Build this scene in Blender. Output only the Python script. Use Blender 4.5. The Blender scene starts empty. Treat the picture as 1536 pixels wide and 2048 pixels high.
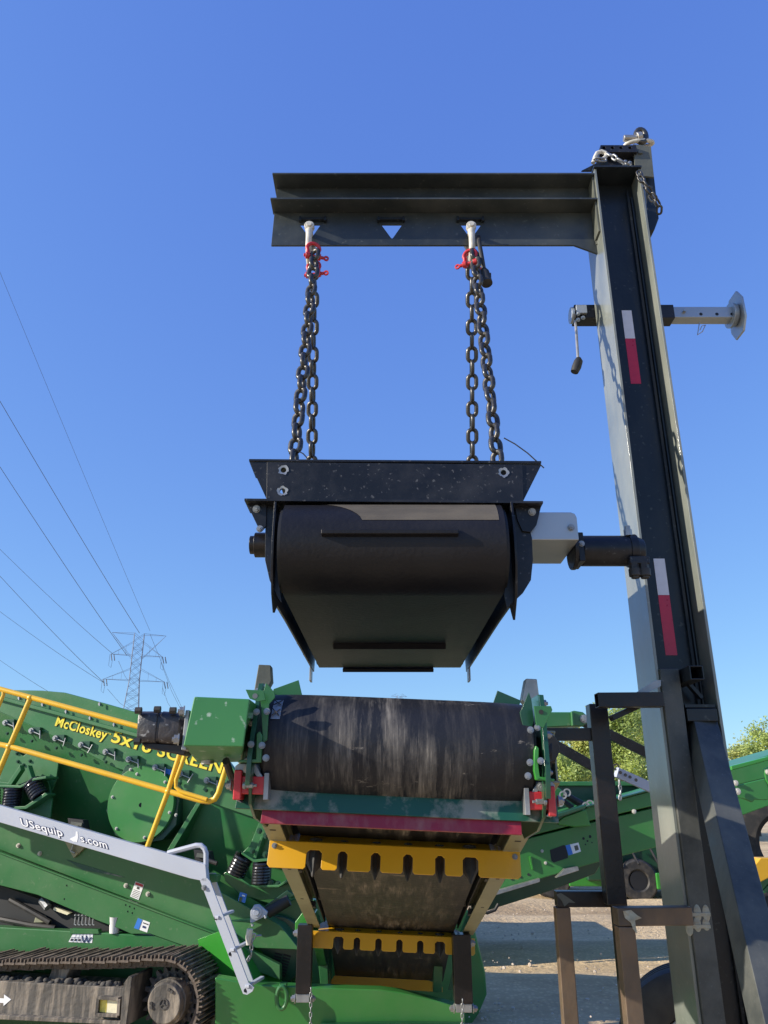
import bpy, bmesh, math, random
from mathutils import Vector, Matrix
R = math.radians
random.seed(7)
scene = bpy.context.scene
COL = scene.collection

# ---------------------------------------------------------------- camera
PITCH = R(20.5); CAMZ = 1.65; F = 1538.0
cam_d = bpy.data.cameras.new('camera'); cam = bpy.data.objects.new('camera', cam_d)
COL.objects.link(cam); scene.camera = cam
cam.location = (0, 0, CAMZ); cam.rotation_euler = (R(90) + PITCH, 0, 0)
cam_d.sensor_fit = 'VERTICAL'; cam_d.sensor_height = 24.0; cam_d.lens = 24.0 * F / 2048.0
cam_d.clip_start = 0.05; cam_d.clip_end = 3000

# ---------------------------------------------------------------- sky and sun
SUN = Vector((-.39, -.10, .176)).normalized()       # direction towards the sun
EL = math.asin(SUN.z); AZ = math.atan2(SUN.x, SUN.y)
w = bpy.data.worlds.new('World'); scene.world = w; w.use_nodes = True
nt = w.node_tree; nt.nodes.clear()
sky = nt.nodes.new('ShaderNodeTexSky'); sky.sky_type = 'NISHITA'; sky.sun_disc = False
sky.sun_elevation = EL; sky.sun_rotation = AZ
sky.air_density = 1.0; sky.dust_density = 0.35; sky.ozone_density = 3.0; sky.altitude = 200
hs = nt.nodes.new('ShaderNodeHueSaturation'); hs.inputs['Saturation'].default_value = 1.12
hs.inputs['Hue'].default_value = 0.512
bg = nt.nodes.new('ShaderNodeBackground'); bg.inputs['Strength'].default_value = 0.15
ow = nt.nodes.new('ShaderNodeOutputWorld')
sep = nt.nodes.new('ShaderNodeSeparateColor'); com = nt.nodes.new('ShaderNodeCombineColor')
nt.links.new(sky.outputs[0], hs.inputs['Color']); nt.links.new(hs.outputs[0], sep.inputs[0])
for i_, (k_, g_) in enumerate(((.914, .60), (1.288, .603), (2.72, .311))):     # clear spring sky: softer gradient, deeper blue
    pw_ = nt.nodes.new('ShaderNodeMath'); pw_.operation = 'POWER'; pw_.inputs[1].default_value = g_; nt.links.new(sep.outputs[i_], pw_.inputs[0])
    ml_ = nt.nodes.new('ShaderNodeMath'); ml_.operation = 'MULTIPLY'; ml_.inputs[1].default_value = k_; nt.links.new(pw_.outputs[0], ml_.inputs[0])
    nt.links.new(ml_.outputs[0], com.inputs[i_])
nt.links.new(com.outputs[0], bg.inputs[0])
nt.links.new(bg.outputs[0], ow.inputs[0])
sd = bpy.data.lights.new('sun', 'SUN'); sd.energy = 5.0; sd.angle = R(0.5); sd.color = (1.0, .91, .78)
so = bpy.data.objects.new('sun', sd); COL.objects.link(so)
so.rotation_euler = SUN.to_track_quat('Z', 'Y').to_euler(); so.location = (-20, -5, 15)
vs = scene.view_settings; vs.view_transform = 'Standard'; vs.look = 'None'; vs.gamma = 1.0; vs.exposure = 0.5

# ---------------------------------------------------------------- pixel -> world helpers (surveying the photograph)
cp, sp = math.cos(PITCH), math.sin(PITCH)
def ray(u, v):
    x = (u - 768) / F; y = -(v - 1024) / F
    return Vector((x, cp - y * sp, sp + y * cp))
def P(u, v, Y):                       # point on the plane y = Y
    d = ray(u, v); return Vector((0, 0, CAMZ)) + d * (Y / d.y)
def PX(u, v, X):
    d = ray(u, v); return Vector((0, 0, CAMZ)) + d * (X / d.x)
def PZ(u, v, z):
    d = ray(u, v); return Vector((0, 0, CAMZ)) + d * ((z - CAMZ) / d.z)
V = Vector

# ---------------------------------------------------------------- materials
def nodes(m):
    m.use_nodes = True; t = m.node_tree; t.nodes.clear(); return t
def mat(name, col, rough=.5, metal=0., var=.25, vscale=3., dust=0., dustcol=(.30,.25,.19), dscale=4., dstretch=(1,1,1),
        bump=.0, bscale=60., coat=0., spec=.5, speck=0., speckcol=(.5,.5,.5), sscale=60., dlo=.45, dhi=.75):
    m = bpy.data.materials.new(name); t = nodes(m); N = t.nodes.new; L = t.links.new
    out = N('ShaderNodeOutputMaterial'); b = N('ShaderNodeBsdfPrincipled'); L(b.outputs[0], out.inputs[0])
    tc = N('ShaderNodeTexCoord')
    n1 = N('ShaderNodeTexNoise'); n1.inputs['Scale'].default_value = vscale; n1.inputs['Detail'].default_value = 6
    L(tc.outputs['Object'], n1.inputs['Vector'])
    r1 = N('ShaderNodeMapRange'); r1.inputs['From Min'].default_value = .3; r1.inputs['From Max'].default_value = .7
    r1.inputs['To Min'].default_value = 1 - var; r1.inputs['To Max'].default_value = 1 + var
    L(n1.outputs['Fac'], r1.inputs['Value'])
    mul = N('ShaderNodeVectorMath'); mul.operation = 'SCALE'; mul.inputs[0].default_value = col[:3]
    L(r1.outputs[0], mul.inputs['Scale']); cur = mul.outputs[0]
    rcur = None
    if dust > 0:
        mp = N('ShaderNodeMapping'); mp.inputs['Scale'].default_value = dstretch; L(tc.outputs['Object'], mp.inputs[0])
        n2 = N('ShaderNodeTexNoise'); n2.inputs['Scale'].default_value = dscale; n2.inputs['Detail'].default_value = 9
        n2.inputs['Roughness'].default_value = .65; L(mp.outputs[0], n2.inputs['Vector'])
        r2 = N('ShaderNodeMapRange'); r2.inputs['From Min'].default_value = dlo; r2.inputs['From Max'].default_value = dhi
        r2.inputs['To Max'].default_value = dust; L(n2.outputs['Fac'], r2.inputs['Value'])
        mx = N('ShaderNodeMix'); mx.data_type = 'RGBA'; L(r2.outputs[0], mx.inputs['Factor'])
        L(cur, mx.inputs[6]); mx.inputs[7].default_value = (*dustcol, 1); cur = mx.outputs[2]
        rr = N('ShaderNodeMapRange'); rr.inputs['To Min'].default_value = rough; rr.inputs['To Max'].default_value = .9
        L(r2.outputs[0], rr.inputs['Value']); rcur = rr.outputs[0]
    if speck > 0:
        n3 = N('ShaderNodeTexNoise'); n3.inputs['Scale'].default_value = sscale; n3.inputs['Detail'].default_value = 4
        L(tc.outputs['Object'], n3.inputs['Vector'])
        r3 = N('ShaderNodeMapRange'); r3.inputs['From Min'].default_value = .64; r3.inputs['From Max'].default_value = .72
        r3.inputs['To Max'].default_value = speck; L(n3.outputs['Fac'], r3.inputs['Value'])
        mx = N('ShaderNodeMix'); mx.data_type = 'RGBA'; L(r3.outputs[0], mx.inputs['Factor'])
        L(cur, mx.inputs[6]); mx.inputs[7].default_value = (*speckcol, 1); cur = mx.outputs[2]
    L(cur, b.inputs['Base Color'])
    if rcur: L(rcur, b.inputs['Roughness'])
    else:
        rv = N('ShaderNodeMapRange'); rv.inputs['To Min'].default_value = max(.03, rough - .1); rv.inputs['To Max'].default_value = rough + .12
        L(n1.outputs['Fac'], rv.inputs['Value']); L(rv.outputs[0], b.inputs['Roughness'])
    b.inputs['Metallic'].default_value = metal
    b.inputs['Specular IOR Level'].default_value = spec
    if coat: b.inputs['Coat Weight'].default_value = coat; b.inputs['Coat Roughness'].default_value = .12
    if bump > 0:
        n4 = N('ShaderNodeTexNoise'); n4.inputs['Scale'].default_value = bscale; n4.inputs['Detail'].default_value = 5
        L(tc.outputs['Object'], n4.inputs['Vector'])
        bp = N('ShaderNodeBump'); bp.inputs['Strength'].default_value = bump; bp.inputs['Distance'].default_value = .01
        L(n4.outputs['Fac'], bp.inputs['Height']); L(bp.outputs[0], b.inputs['Normal'])
    return m
M = {}
M['mast'] = mat('dark_green_black_paint', (.009,.013,.018), .28, var=.25, spec=.35, dust=.10, dustcol=(.14,.15,.15), dscale=2.2, dstretch=(2,2,.8), bump=.12, bscale=25, speck=.25, speckcol=(.16,.17,.15), sscale=45, dlo=.4)  # mast paint darkened: shade on the web put into its colour
M['arm'] = mat('arm_paint', (.030,.037,.040), .34, var=.2, dust=.25, dustcol=(.2,.21,.19), dscale=2.5, bump=.1, bscale=25, speck=.2, speckcol=(.25,.27,.25), sscale=45)
M['brace'] = mat('scuffed_dark_paint', (.040,.046,.046), .32, var=.25, spec=.4, dust=.5, dustcol=(.22,.215,.18), dscale=3, bump=.12, bscale=30, speck=.25, speckcol=(.2,.21,.2), sscale=110, dlo=.42)
M['mastface'] = mat('sunlit_green_black_paint', (.150,.168,.150), .32, var=.2, dust=.55, dustcol=(.32,.32,.27), dscale=2.2, dstretch=(2,2,.7), bump=.12, bscale=25, speck=.3, speckcol=(.3,.32,.28), sscale=45, dlo=.35, coat=.7)  # same mast paint lightened: sunlight on the flanges put into its colour
M['mastdusty'] = mat('dusty_paint', (.075,.085,.072), .5, var=.3, dust=.55, dustcol=(.20,.19,.15), dscale=3., bump=.15, bscale=30, dlo=.35)
M['blackpaint'] = mat('worn_black_paint', (.009,.010,.014), .36, var=.3, spec=.35, dust=.18, dustcol=(.11,.11,.12), dscale=6, bump=.1, bscale=40, speck=.4, speckcol=(.2,.2,.2), sscale=70)
M['belt'] = mat('rubber_belt', (.022,.022,.024), .62, var=.2, dust=.72, dustcol=(.32,.26,.19), dscale=3.2, dstretch=(7,.5,.5), bump=.25, bscale=45, dlo=.42, dhi=.78)
M['beltunder'] = mat('return_belt_rubber', (.030,.024,.019), .7, spec=.25, var=.2, dust=.45, dustcol=(.13,.10,.07), dscale=2., dstretch=(6,.35,.5), bump=.15, bscale=60, dlo=.35, dhi=.8)
M['magbelt'] = mat('magnet_belt_rubber', (.008,.008,.011), .45, var=.25, spec=.3, dust=.12, dustcol=(.08,.07,.06), dscale=2.4, dstretch=(1.2,1.6,1.6), bump=.15, bscale=60, dlo=.40)
M['rubber'] = mat('black_rubber', (.015,.015,.016), .6, var=.2, dust=.2, dscale=8)
M['chain'] = mat('dark_oiled_chain_steel', (.075,.074,.073), .32, metal=.7, var=.35, vscale=20, dust=.3, dustcol=(.09,.075,.06), dscale=30, bump=.1, bscale=120)
M['zinc'] = mat('galvanised_steel', (.30,.31,.32), .40, metal=.55, var=.25, vscale=14, dust=.25, dustcol=(.45,.44,.40), dscale=12, bump=.05)
M['zincpale'] = mat('pale_painted_shackle', (.55,.53,.47), .42, var=.2, vscale=25, dust=.2, dscale=20)
M['aluminium'] = mat('pale_zinc_sheet', (.38,.41,.43), .36, metal=.5, var=.08, vscale=5)
M['steel'] = mat('bare_steel', (.42,.40,.37), .4, metal=.8, var=.25, vscale=12, dust=.3, dustcol=(.25,.2,.15), dscale=14)
M['red'] = mat('red_paint', (.50,.02,.03), .38, var=.15, dust=.2, dscale=10)
M['redblade'] = mat('red_scraper_polyurethane', (.25,.012,.030), .45, var=.2, dust=.35, dustcol=(.35,.25,.22), dscale=9, dstretch=(2,1,1))
def beltmat():
    m = bpy.data.materials.new('streaked_rubber_belt'); t = nodes(m); N = t.nodes.new; L = t.links.new
    out = N('ShaderNodeOutputMaterial'); b = N('ShaderNodeBsdfPrincipled'); L(b.outputs[0], out.inputs[0]); tc = N('ShaderNodeTexCoord')
    def noise(sc, st, det=6, rgh=.6):
        mp = N('ShaderNodeMapping'); mp.inputs['Scale'].default_value = st; L(tc.outputs['Object'], mp.inputs[0])
        n = N('ShaderNodeTexNoise'); n.inputs['Scale'].default_value = sc; n.inputs['Detail'].default_value = det; n.inputs['Roughness'].default_value = rgh; L(mp.outputs[0], n.inputs['Vector']); return n
    def rng(x, a, c, lo=0., hi=1.):
        r = N('ShaderNodeMapRange'); r.inputs['From Min'].default_value = a; r.inputs['From Max'].default_value = c; r.inputs['To Min'].default_value = lo; r.inputs['To Max'].default_value = hi; L(x, r.inputs['Value']); return r.outputs[0]
    def mth(op, a, c):
        q = N('ShaderNodeMath'); q.operation = op; L(a, q.inputs[0])
        if isinstance(c, float): q.inputs[1].default_value = c
        else: L(c, q.inputs[1])
        return q.outputs[0]
    st = rng(noise(3.2, (7, .9, .9), 10, .7).outputs['Fac'], .46, .72); st2 = rng(noise(14, (9, .5, .5), 4).outputs['Fac'], .45, .75, .35, 1.)
    pa = rng(noise(2.6, (1, 1, 1), 4).outputs['Fac'], .40, .62, .15, 1.)
    sx_ = N('ShaderNodeSeparateXYZ'); L(tc.outputs['Object'], sx_.inputs[0]); mid = rng(mth('ABSOLUTE', sx_.outputs[0], 0.), .08, .38, 1., .25)
    f = mth('MULTIPLY', mth('MULTIPLY', mth('MULTIPLY', st, st2), pa), mid)
    scr = rng(noise(3, (1, 3, 3), 12, .8).outputs['Fac'], .60, .63); f2 = mth('MAXIMUM', f, mth('MULTIPLY', scr, .28))
    mx = N('ShaderNodeMix'); mx.data_type = 'RGBA'; L(f2, mx.inputs['Factor']); b.inputs['Specular IOR Level'].default_value = .3; mx.inputs[6].default_value = (.015, .016, .021, 1); mx.inputs[7].default_value = (.60, .53, .44, 1)
    L(mx.outputs[2], b.inputs['Base Color']); L(rng(f2, 0., .5, .5, .85), b.inputs['Roughness'])
    bp = N('ShaderNodeBump'); bp.inputs['Strength'].default_value = .25; bp.inputs['Distance'].default_value = .01; L(noise(30, (1, 1, 1)).outputs['Fac'], bp.inputs['Height']); L(bp.outputs[0], b.inputs['Normal'])
    return m
M['belt'] = beltmat()
M['green'] = mat('green_machine_paint', (.020,.140,.036), .34, var=.16, vscale=1.3, dust=.28, dustcol=(.17,.19,.12), dscale=1.6, coat=.15, dlo=.4, bump=.04, bscale=6, speck=.25, speckcol=(.2,.24,.16), sscale=28)
M['greenmid'] = mat('sunlit_green_paint', (.036,.205,.040), .38, var=.18, vscale=1.1, dust=.28, dustcol=(.17,.19,.12), dscale=1.8, coat=.2)  # machine green lightened: sunlight on boom, round cover and hopper put into colour
M['greendark'] = mat('dark_shaded_green_paint', (.008,.060,.026), .33, var=.15, vscale=1.5, dust=.12, dustcol=(.12,.14,.10), dscale=3, coat=.3)  # machine green darkened: puts shade into head side plates and cover flange
M['greenbright'] = mat('bright_sunlit_green_paint', (.035,.24,.03), .30, var=.1, vscale=2, coat=.3)  # brightest green; on the end box face it carries the direct sunlight
M['greenchip'] = mat('chipped_green_paint', (.040,.20,.055), .36, var=.1, vscale=3, speck=.8, speckcol=(.45,.55,.45), sscale=30, coat=.2)
M['teal'] = mat('muddy_green_scraper_bar', (.008,.075,.045), .4, var=.2, dust=.75, dustcol=(.30,.30,.28), dscale=7, dstretch=(1,1,1), dlo=.50, dhi=.62)
M['olive'] = mat('olive_frame_paint', (.27,.27,.17), .42, var=.15, dust=.3, dustcol=(.28,.27,.19), dscale=5, bump=.08)
M['yellow'] = mat('yellow_guard_paint', (.70,.37,.012), .38, var=.08, vscale=5, dust=.15, dustcol=(.4,.22,.06), dscale=5, coat=.15)
M['yellowrail'] = mat('yellow_rail_paint', (.72,.42,.015), .35, var=.08, vscale=6, dust=.15, dustcol=(.5,.33,.1), dscale=8, coat=.2)
M['grey'] = mat('pale_grey_paint', (.40,.43,.50), .42, var=.07, vscale=2, dust=.12, dustcol=(.5,.45,.38), dscale=5)
M['white'] = mat('white_vinyl', (.80,.80,.80), .45, var=.04)
M['navy'] = mat('navy_vinyl', (.015,.03,.12), .45, var=.05)
M['blue'] = mat('blue_vinyl', (.03,.18,.60), .45, var=.05)
M['tapewhite'] = mat('white_reflective_tape', (.62,.62,.68), .3, var=.06, vscale=30)
M['tapered'] = mat('red_reflective_tape', (.46,.015,.05), .3, var=.1, vscale=30)
M['signyellow'] = mat('yellow_lettering', (.80,.68,.04), .45, var=.03)
M['textshadow'] = mat('dark_lettering_edge', (.06,.03,.008), .5, var=.03)
M['rust'] = mat('rusty_bare_steel_tube', (.12,.088,.062), .45, metal=.2, var=.4, vscale=5, dust=.5, dustcol=(.33,.19,.09), dscale=6, dstretch=(1,1,.5), bump=.1)
M['rustdark'] = mat('dark_mill_scale_steel', (.011,.010,.011), .33, metal=.2, var=.35, vscale=6, dust=.14, dustcol=(.13,.07,.04), dscale=9, bump=.1)
M['weld'] = mat('weld_primer', (.36,.37,.30), .5, var=.3, vscale=30, dust=.9, dustcol=(.36,.20,.05), dscale=26)
M['mud'] = mat('dried_mud_steel', (.075,.068,.06), .8, var=.3, vscale=5, dust=.9, dustcol=(.42,.35,.27), dscale=4, dstretch=(5,1,.5), bump=.6, bscale=30)
M['muddark'] = mat('damp_mud', (.07,.065,.06), .95, var=.4, vscale=12, bump=1., bscale=30)
M['tracksteel'] = mat('muddy_track_steel', (.13,.10,.078), .75, var=.4, vscale=14, dust=.6, dustcol=(.40,.32,.25), dscale=12, bump=.5, bscale=50)
M['dark'] = mat('dark_machinery', (.010,.011,.014), .6, var=.3)
M['tyre'] = mat('tyre_rubber', (.016,.016,.016), .7, var=.2, dust=.5, dustcol=(.10,.09,.07), dscale=3, bump=.1)
M['lens'] = mat('amber_lens', (.75,.62,.12), .2, var=.1, vscale=60)
M['lenspale'] = mat('clear_lens', (.75,.70,.50), .2, var=.1, vscale=60)
M['cup'] = mat('translucent_white_plastic', (.80,.80,.77), .4, var=.03)
M['springs'] = mat('black_spring_steel', (.05,.05,.055), .22, metal=.6, var=.2)
M['pylon'] = mat('pylon_steel', (.19,.21,.27), .6, metal=.2, var=.1)
M['wire'] = mat('conductor_wire', (.05,.06,.09), .6, var=.05)
M['bark'] = mat('bark', (.12,.10,.08), .9, var=.3, bump=.5)
def leafmat(name, col):
    m = bpy.data.materials.new(name); t = nodes(m); N = t.nodes.new; L = t.links.new
    out = N('ShaderNodeOutputMaterial'); b = N('ShaderNodeBsdfPrincipled'); tr = N('ShaderNodeBsdfTranslucent'); mx = N('ShaderNodeMixShader')
    tc = N('ShaderNodeTexCoord'); n = N('ShaderNodeTexNoise'); n.inputs['Scale'].default_value = 1.2; n.inputs['Detail'].default_value = 5
    L(tc.outputs['Object'], n.inputs['Vector'])
    cr = N('ShaderNodeValToRGB'); cr.color_ramp.elements[0].position = .35; cr.color_ramp.elements[1].position = .65
    cr.color_ramp.elements[0].color = (col[0]*.6, col[1]*.65, col[2]*.6, 1); cr.color_ramp.elements[1].color = (col[0]*1.5, col[1]*1.35, col[2]*1.2, 1)
    L(n.outputs['Fac'], cr.inputs[0]); L(cr.outputs[0], b.inputs['Base Color']); L(cr.outputs[0], tr.inputs[0])
    b.inputs['Roughness'].default_value = .6
    mx.inputs[0].default_value = .45; L(b.outputs[0], mx.inputs[1]); L(tr.outputs[0], mx.inputs[2]); L(mx.outputs[0], out.inputs[0])
    return m
M['leaf'] = leafmat('spring_leaves', (.36,.46,.15)); M['leaf2'] = leafmat('yellow_green_leaves', (.43,.48,.16))
def groundmat():
    m = bpy.data.materials.new('gravel_dirt'); t = nodes(m); N = t.nodes.new; L = t.links.new
    out = N('ShaderNodeOutputMaterial'); b = N('ShaderNodeBsdfPrincipled'); L(b.outputs[0], out.inputs[0])
    tc = N('ShaderNodeTexCoord')
    n1 = N('ShaderNodeTexNoise'); n1.inputs['Scale'].default_value = .35; n1.inputs['Detail'].default_value = 12; n1.inputs['Roughness'].default_value = .7
    mp = N('ShaderNodeMapping'); mp.inputs['Scale'].default_value = (.5, 1.6, 1); L(tc.outputs['Object'], mp.inputs[0]); L(mp.outputs[0], n1.inputs['Vector'])
    cr = N('ShaderNodeValToRGB'); e = cr.color_ramp.elements; e[0].position = .34; e[0].color = (.44,.31,.17,1); e[1].position = .64; e[1].color = (.88,.67,.39,1)
    L(n1.outputs['Fac'], cr.inputs[0])
    v = N('ShaderNodeTexVoronoi'); v.inputs['Scale'].default_value = 22; L(tc.outputs['Object'], v.inputs['Vector'])
    r = N('ShaderNodeMapRange'); r.inputs['From Max'].default_value = .5; r.inputs['To Min'].default_value = 1.12; r.inputs['To Max'].default_value = .80; L(v.outputs['Distance'], r.inputs['Value'])
    ml = N('ShaderNodeVectorMath'); ml.operation = 'SCALE'; L(cr.outputs[0], ml.inputs[0]); L(r.outputs[0], ml.inputs['Scale'])
    L(ml.outputs[0], b.inputs['Base Color']); b.inputs['Roughness'].default_value = .95
    n2 = N('ShaderNodeTexNoise'); n2.inputs['Scale'].default_value = 9; n2.inputs['Detail'].default_value = 12; n2.inputs['Roughness'].default_value = .65; L(tc.outputs['Object'], n2.inputs['Vector'])
    bp = N('ShaderNodeBump'); bp.inputs['Strength'].default_value = .7; bp.inputs['Distance'].default_value = .06; L(n2.outputs['Fac'], bp.inputs['Height']); L(bp.outputs[0], b.inputs['Normal'])
    return m
M['ground'] = groundmat()

# ---------------------------------------------------------------- mesh builder
ORIGIN = {}
class MB:
    def __init__(s): s.bm = bmesh.new(); s.marks = []
    def piece(s): s.marks.append(len(s.bm.verts)); return s
    def poly(s, pts, vec):
        vec = V(vec); a = [s.bm.verts.new(p) for p in pts]; b = [s.bm.verts.new(V(p) + vec) for p in pts]; n = len(a)
        s.bm.faces.new(a); s.bm.faces.new(list(reversed(b)))
        for i in range(n): s.bm.faces.new((a[i], b[i], b[(i+1) % n], a[(i+1) % n]))
        return s
    def plate(s, px, Y, th=.01):                       # outline read from the photo at depth Y, real thickness th going back
        return s.poly([P(u, v, Y) for u, v in px], (0, th, 0))
    def holed(s, outer, holes, vec):
        bm2 = bmesh.new(); es = []
        for loop in [outer] + holes:
            vv = [bm2.verts.new(p) for p in loop]
            for i in range(len(vv)): es.append(bm2.edges.new((vv[i], vv[(i+1) % len(vv)])))
        bmesh.ops.triangle_fill(bm2, use_beauty=True, use_dissolve=False, edges=es)
        r = bmesh.ops.extrude_face_region(bm2, geom=bm2.faces[:])
        bmesh.ops.translate(bm2, verts=[g for g in r['geom'] if isinstance(g, bmesh.types.BMVert)], vec=vec)
        me = bpy.data.meshes.new('tmp'); bm2.to_mesh(me); bm2.free(); s.bm.from_mesh(me); bpy.data.meshes.remove(me); return s
    def box(s, c, d, rot=None):
        c = V(c); x, y, z = d[0]/2, d[1]/2, d[2]/2
        co = [V((i, j, k)) for k in (-z, z) for (i, j) in ((-x, -y), (x, -y), (x, y), (-x, y))]
        if rot is not None: co = [rot @ q for q in co]
        v = [s.bm.verts.new(c + q) for q in co]
        for f in ((3,2,1,0), (4,5,6,7), (0,1,5,4), (1,2,6,5), (2,3,7,6), (3,0,4,7)): s.bm.faces.new([v[i] for i in f])
        return s
    def bx(s, x0, x1, y0, y1, z0, z1): return s.box(((x0+x1)/2, (y0+y1)/2, (z0+z1)/2), (x1-x0, y1-y0, z1-z0))
    def bar(s, p0, p1, w, h, side=(0, 1, 0)):          # rectangular bar; h along side direction
        p0, p1 = V(p0), V(p1); d = (p1 - p0).normalized(); sd_ = V(side); sd_ = (sd_ - d * sd_.dot(d)).normalized(); q = d.cross(sd_)
        pts = [p0 + q*(w/2)*i + sd_*(h/2)*j for i, j in ((-1,-1), (1,-1), (1,1), (-1,1))]
        return s.poly(pts, p1 - p0)
    def hollow(s, p0, p1, w, th, side=(0, 1, 0), h=None):       # square hollow section, open ended
        h = h or w
        p0, p1 = V(p0), V(p1); d = (p1 - p0).normalized(); sd_ = V(side); sd_ = (sd_ - d * sd_.dot(d)).normalized(); q = d.cross(sd_)
        cs = ((-1,-1), (1,-1), (1,1), (-1,1))
        o = [p0 + q*(w/2)*i + sd_*(h/2)*j for i, j in cs]; n = [p0 + q*(w/2-th)*i + sd_*(h/2-th)*j for i, j in cs]; e = p1 - p0
        A = [s.bm.verts.new(x) for x in o]; B = [s.bm.verts.new(x) for x in n]; C = [s.bm.verts.new(x + e) for x in o]; D = [s.bm.verts.new(x + e) for x in n]
        for i in range(4):
            j = (i+1) % 4
            for f in ((A[i], A[j], C[j], C[i]), (B[j], B[i], D[i], D[j]), (A[j], A[i], B[i], B[j]), (C[i], C[j], D[j], D[i])): s.bm.faces.new(f)
        return s
    def cyl(s, p0, p1, r, n=20, r2=None):
        p0, p1 = V(p0), V(p1); r2 = r if r2 is None else r2; d = (p1 - p0).normalized()
        a = d.orthogonal().normalized(); b = d.cross(a)
        A = [s.bm.verts.new(p0 + (a*math.cos(2*math.pi*i/n) + b*math.sin(2*math.pi*i/n))*r) for i in range(n)]
        B = [s.bm.verts.new(p1 + (a*math.cos(2*math.pi*i/n) + b*math.sin(2*math.pi*i/n))*r2) for i in range(n)]
        s.bm.faces.new(list(reversed(A))); s.bm.faces.new(B)
        for i in range(n): s.bm.faces.new((A[i], A[(i+1) % n], B[(i+1) % n], B[i]))
        return s
    def ring(s, p0, p1, ro, ri, n=28):
        p0, p1 = V(p0), V(p1); d = (p1 - p0).normalized(); a = d.orthogonal().normalized(); b = d.cross(a)
        def c(p, r): return [s.bm.verts.new(p + (a*math.cos(2*math.pi*i/n) + b*math.sin(2*math.pi*i/n))*r) for i in range(n)]
        A, B, C, D = c(p0, ro), c(p0, ri), c(p1, ro), c(p1, ri)
        for i in range(n):
            j = (i+1) % n
            for f in ((A[i], A[j], C[j], C[i]), (B[j], B[i], D[i], D[j]), (A[j], A[i], B[i], B[j]), (C[i], C[j], D[j], D[i])): s.bm.faces.new(f)
        return s
    def bolt(s, p, d, r, h=None):                      # washer, hex head and thread stub
        s.piece(); p, d = V(p), V(d).normalized(); h = h or r*1.1
        s.cyl(p, p + d*h*.25, r*1.28, 14); s.cyl(p + d*h*.25, p + d*h, r, 6); s.cyl(p + d*h, p + d*h*1.35, r*.5, 8); return s
    def tube(s, path, r, n=10, closed=False, ry=None):
        path = [V(p) for p in path]; m = len(path); ringz = []; prev = None
        for i, p in enumerate(path):
            if closed: t = path[(i+1) % m] - path[i-1]
            else: t = path[min(i+1, m-1)] - path[max(i-1, 0)]
            t.normalize()
            if prev is None: a = t.orthogonal().normalized()
            else: a = (prev - t * prev.dot(t)).normalized()
            prev = a; b = t.cross(a); rr = r[i] if isinstance(r, (list, tuple)) else r
            ringz.append([s.bm.verts.new(p + (a*math.cos(2*math.pi*k/n) + b*math.sin(2*math.pi*k/n))*rr) for k in range(n)])
        rng = range(m) if closed else range(m-1)
        for i in rng:
            A, B = ringz[i], ringz[(i+1) % m]
            if closed and i == m-1:
                best = min(range(n), key=lambda k: (B[k].co - A[0].co).length); B = B[best:] + B[:best]
            for k in range(n): s.bm.faces.new((A[k], A[(k+1) % n], B[(k+1) % n], B[k]))
        if not closed: s.bm.faces.new(list(reversed(ringz[0]))); s.bm.faces.new(ringz[-1])
        return s
    def helix(s, p0, p1, R0, r, turns, n=7):
        p0, p1 = V(p0), V(p1); d = (p1 - p0); a = d.normalized().orthogonal().normalized(); b = d.normalized().cross(a)
        k = int(turns*14)
        return s.tube([p0 + d*(i/k) + (a*math.cos(2*math.pi*turns*i/k) + b*math.sin(2*math.pi*turns*i/k))*R0 for i in range(k+1)], r, n)
    def sphere(s, c, r, sc=(1,1,1), seg=14):
        c = V(c); n = seg; k = seg//2 + 1; nv = s.bm.verts.new
        top = nv(c + V((0, 0, r*sc[2]))); rows = [[nv(c + V((r*sc[0]*math.sin(math.pi*j/k)*math.cos(2*math.pi*i/n), r*sc[1]*math.sin(math.pi*j/k)*math.sin(2*math.pi*i/n), r*sc[2]*math.cos(math.pi*j/k)))) for i in range(n)] for j in range(1, k)]
        bot = nv(c - V((0, 0, r*sc[2])))
        for i in range(n):
            j = (i+1) % n; s.bm.faces.new((top, rows[0][i], rows[0][j])); s.bm.faces.new((bot, rows[-1][j], rows[-1][i]))
            for A, B in zip(rows, rows[1:]): s.bm.faces.new((A[i], B[i], B[j], A[j]))
        return s
    def xform(s, mtx): bmesh.ops.transform(s.bm, matrix=mtx, verts=s.bm.verts[:]); return s
    def build(s, name, m, parent=None, bevel=0., label=None, sharp=35):
        if len(s.marks) > 1 and s.marks[0] == 0:           # several loose pieces: one object each
            bm = s.bm; bm.verts.index_update(); bm.verts.ensure_lookup_table(); mk = s.marks + [len(bm.verts)]; last = None
            for a, b in zip(mk, mk[1:]):
                if a == b: continue
                q = MB(); new = {}
                for i in range(a, b): new[i] = q.bm.verts.new(bm.verts[i].co)
                for f in bm.faces:
                    if a <= f.verts[0].index < b: q.bm.faces.new([new[v.index] for v in f.verts])
                last = q.build(name, m, parent, bevel, label, sharp)
            bm.free(); return last
        bm = s.bm; bmesh.ops.recalc_face_normals(bm, faces=bm.faces[:])
        co = [v.co for v in bm.verts]
        lo = V((min(c.x for c in co), min(c.y for c in co), min(c.z for c in co))); hi = V((max(c.x for c in co), max(c.y for c in co), max(c.z for c in co)))
        o = V(((lo.x+hi.x)/2, (lo.y+hi.y)/2, lo.z))
        bmesh.ops.translate(bm, verts=bm.verts[:], vec=-o)
        me = bpy.data.meshes.new(name); bm.to_mesh(me); bm.free()
        for p in me.polygons: p.use_smooth = True
        me.set_sharp_from_angle(angle=R(sharp))
        me.materials.append(m if not isinstance(m, str) else M[m])
        ob = bpy.data.objects.new(name, me); COL.objects.link(ob)
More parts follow.
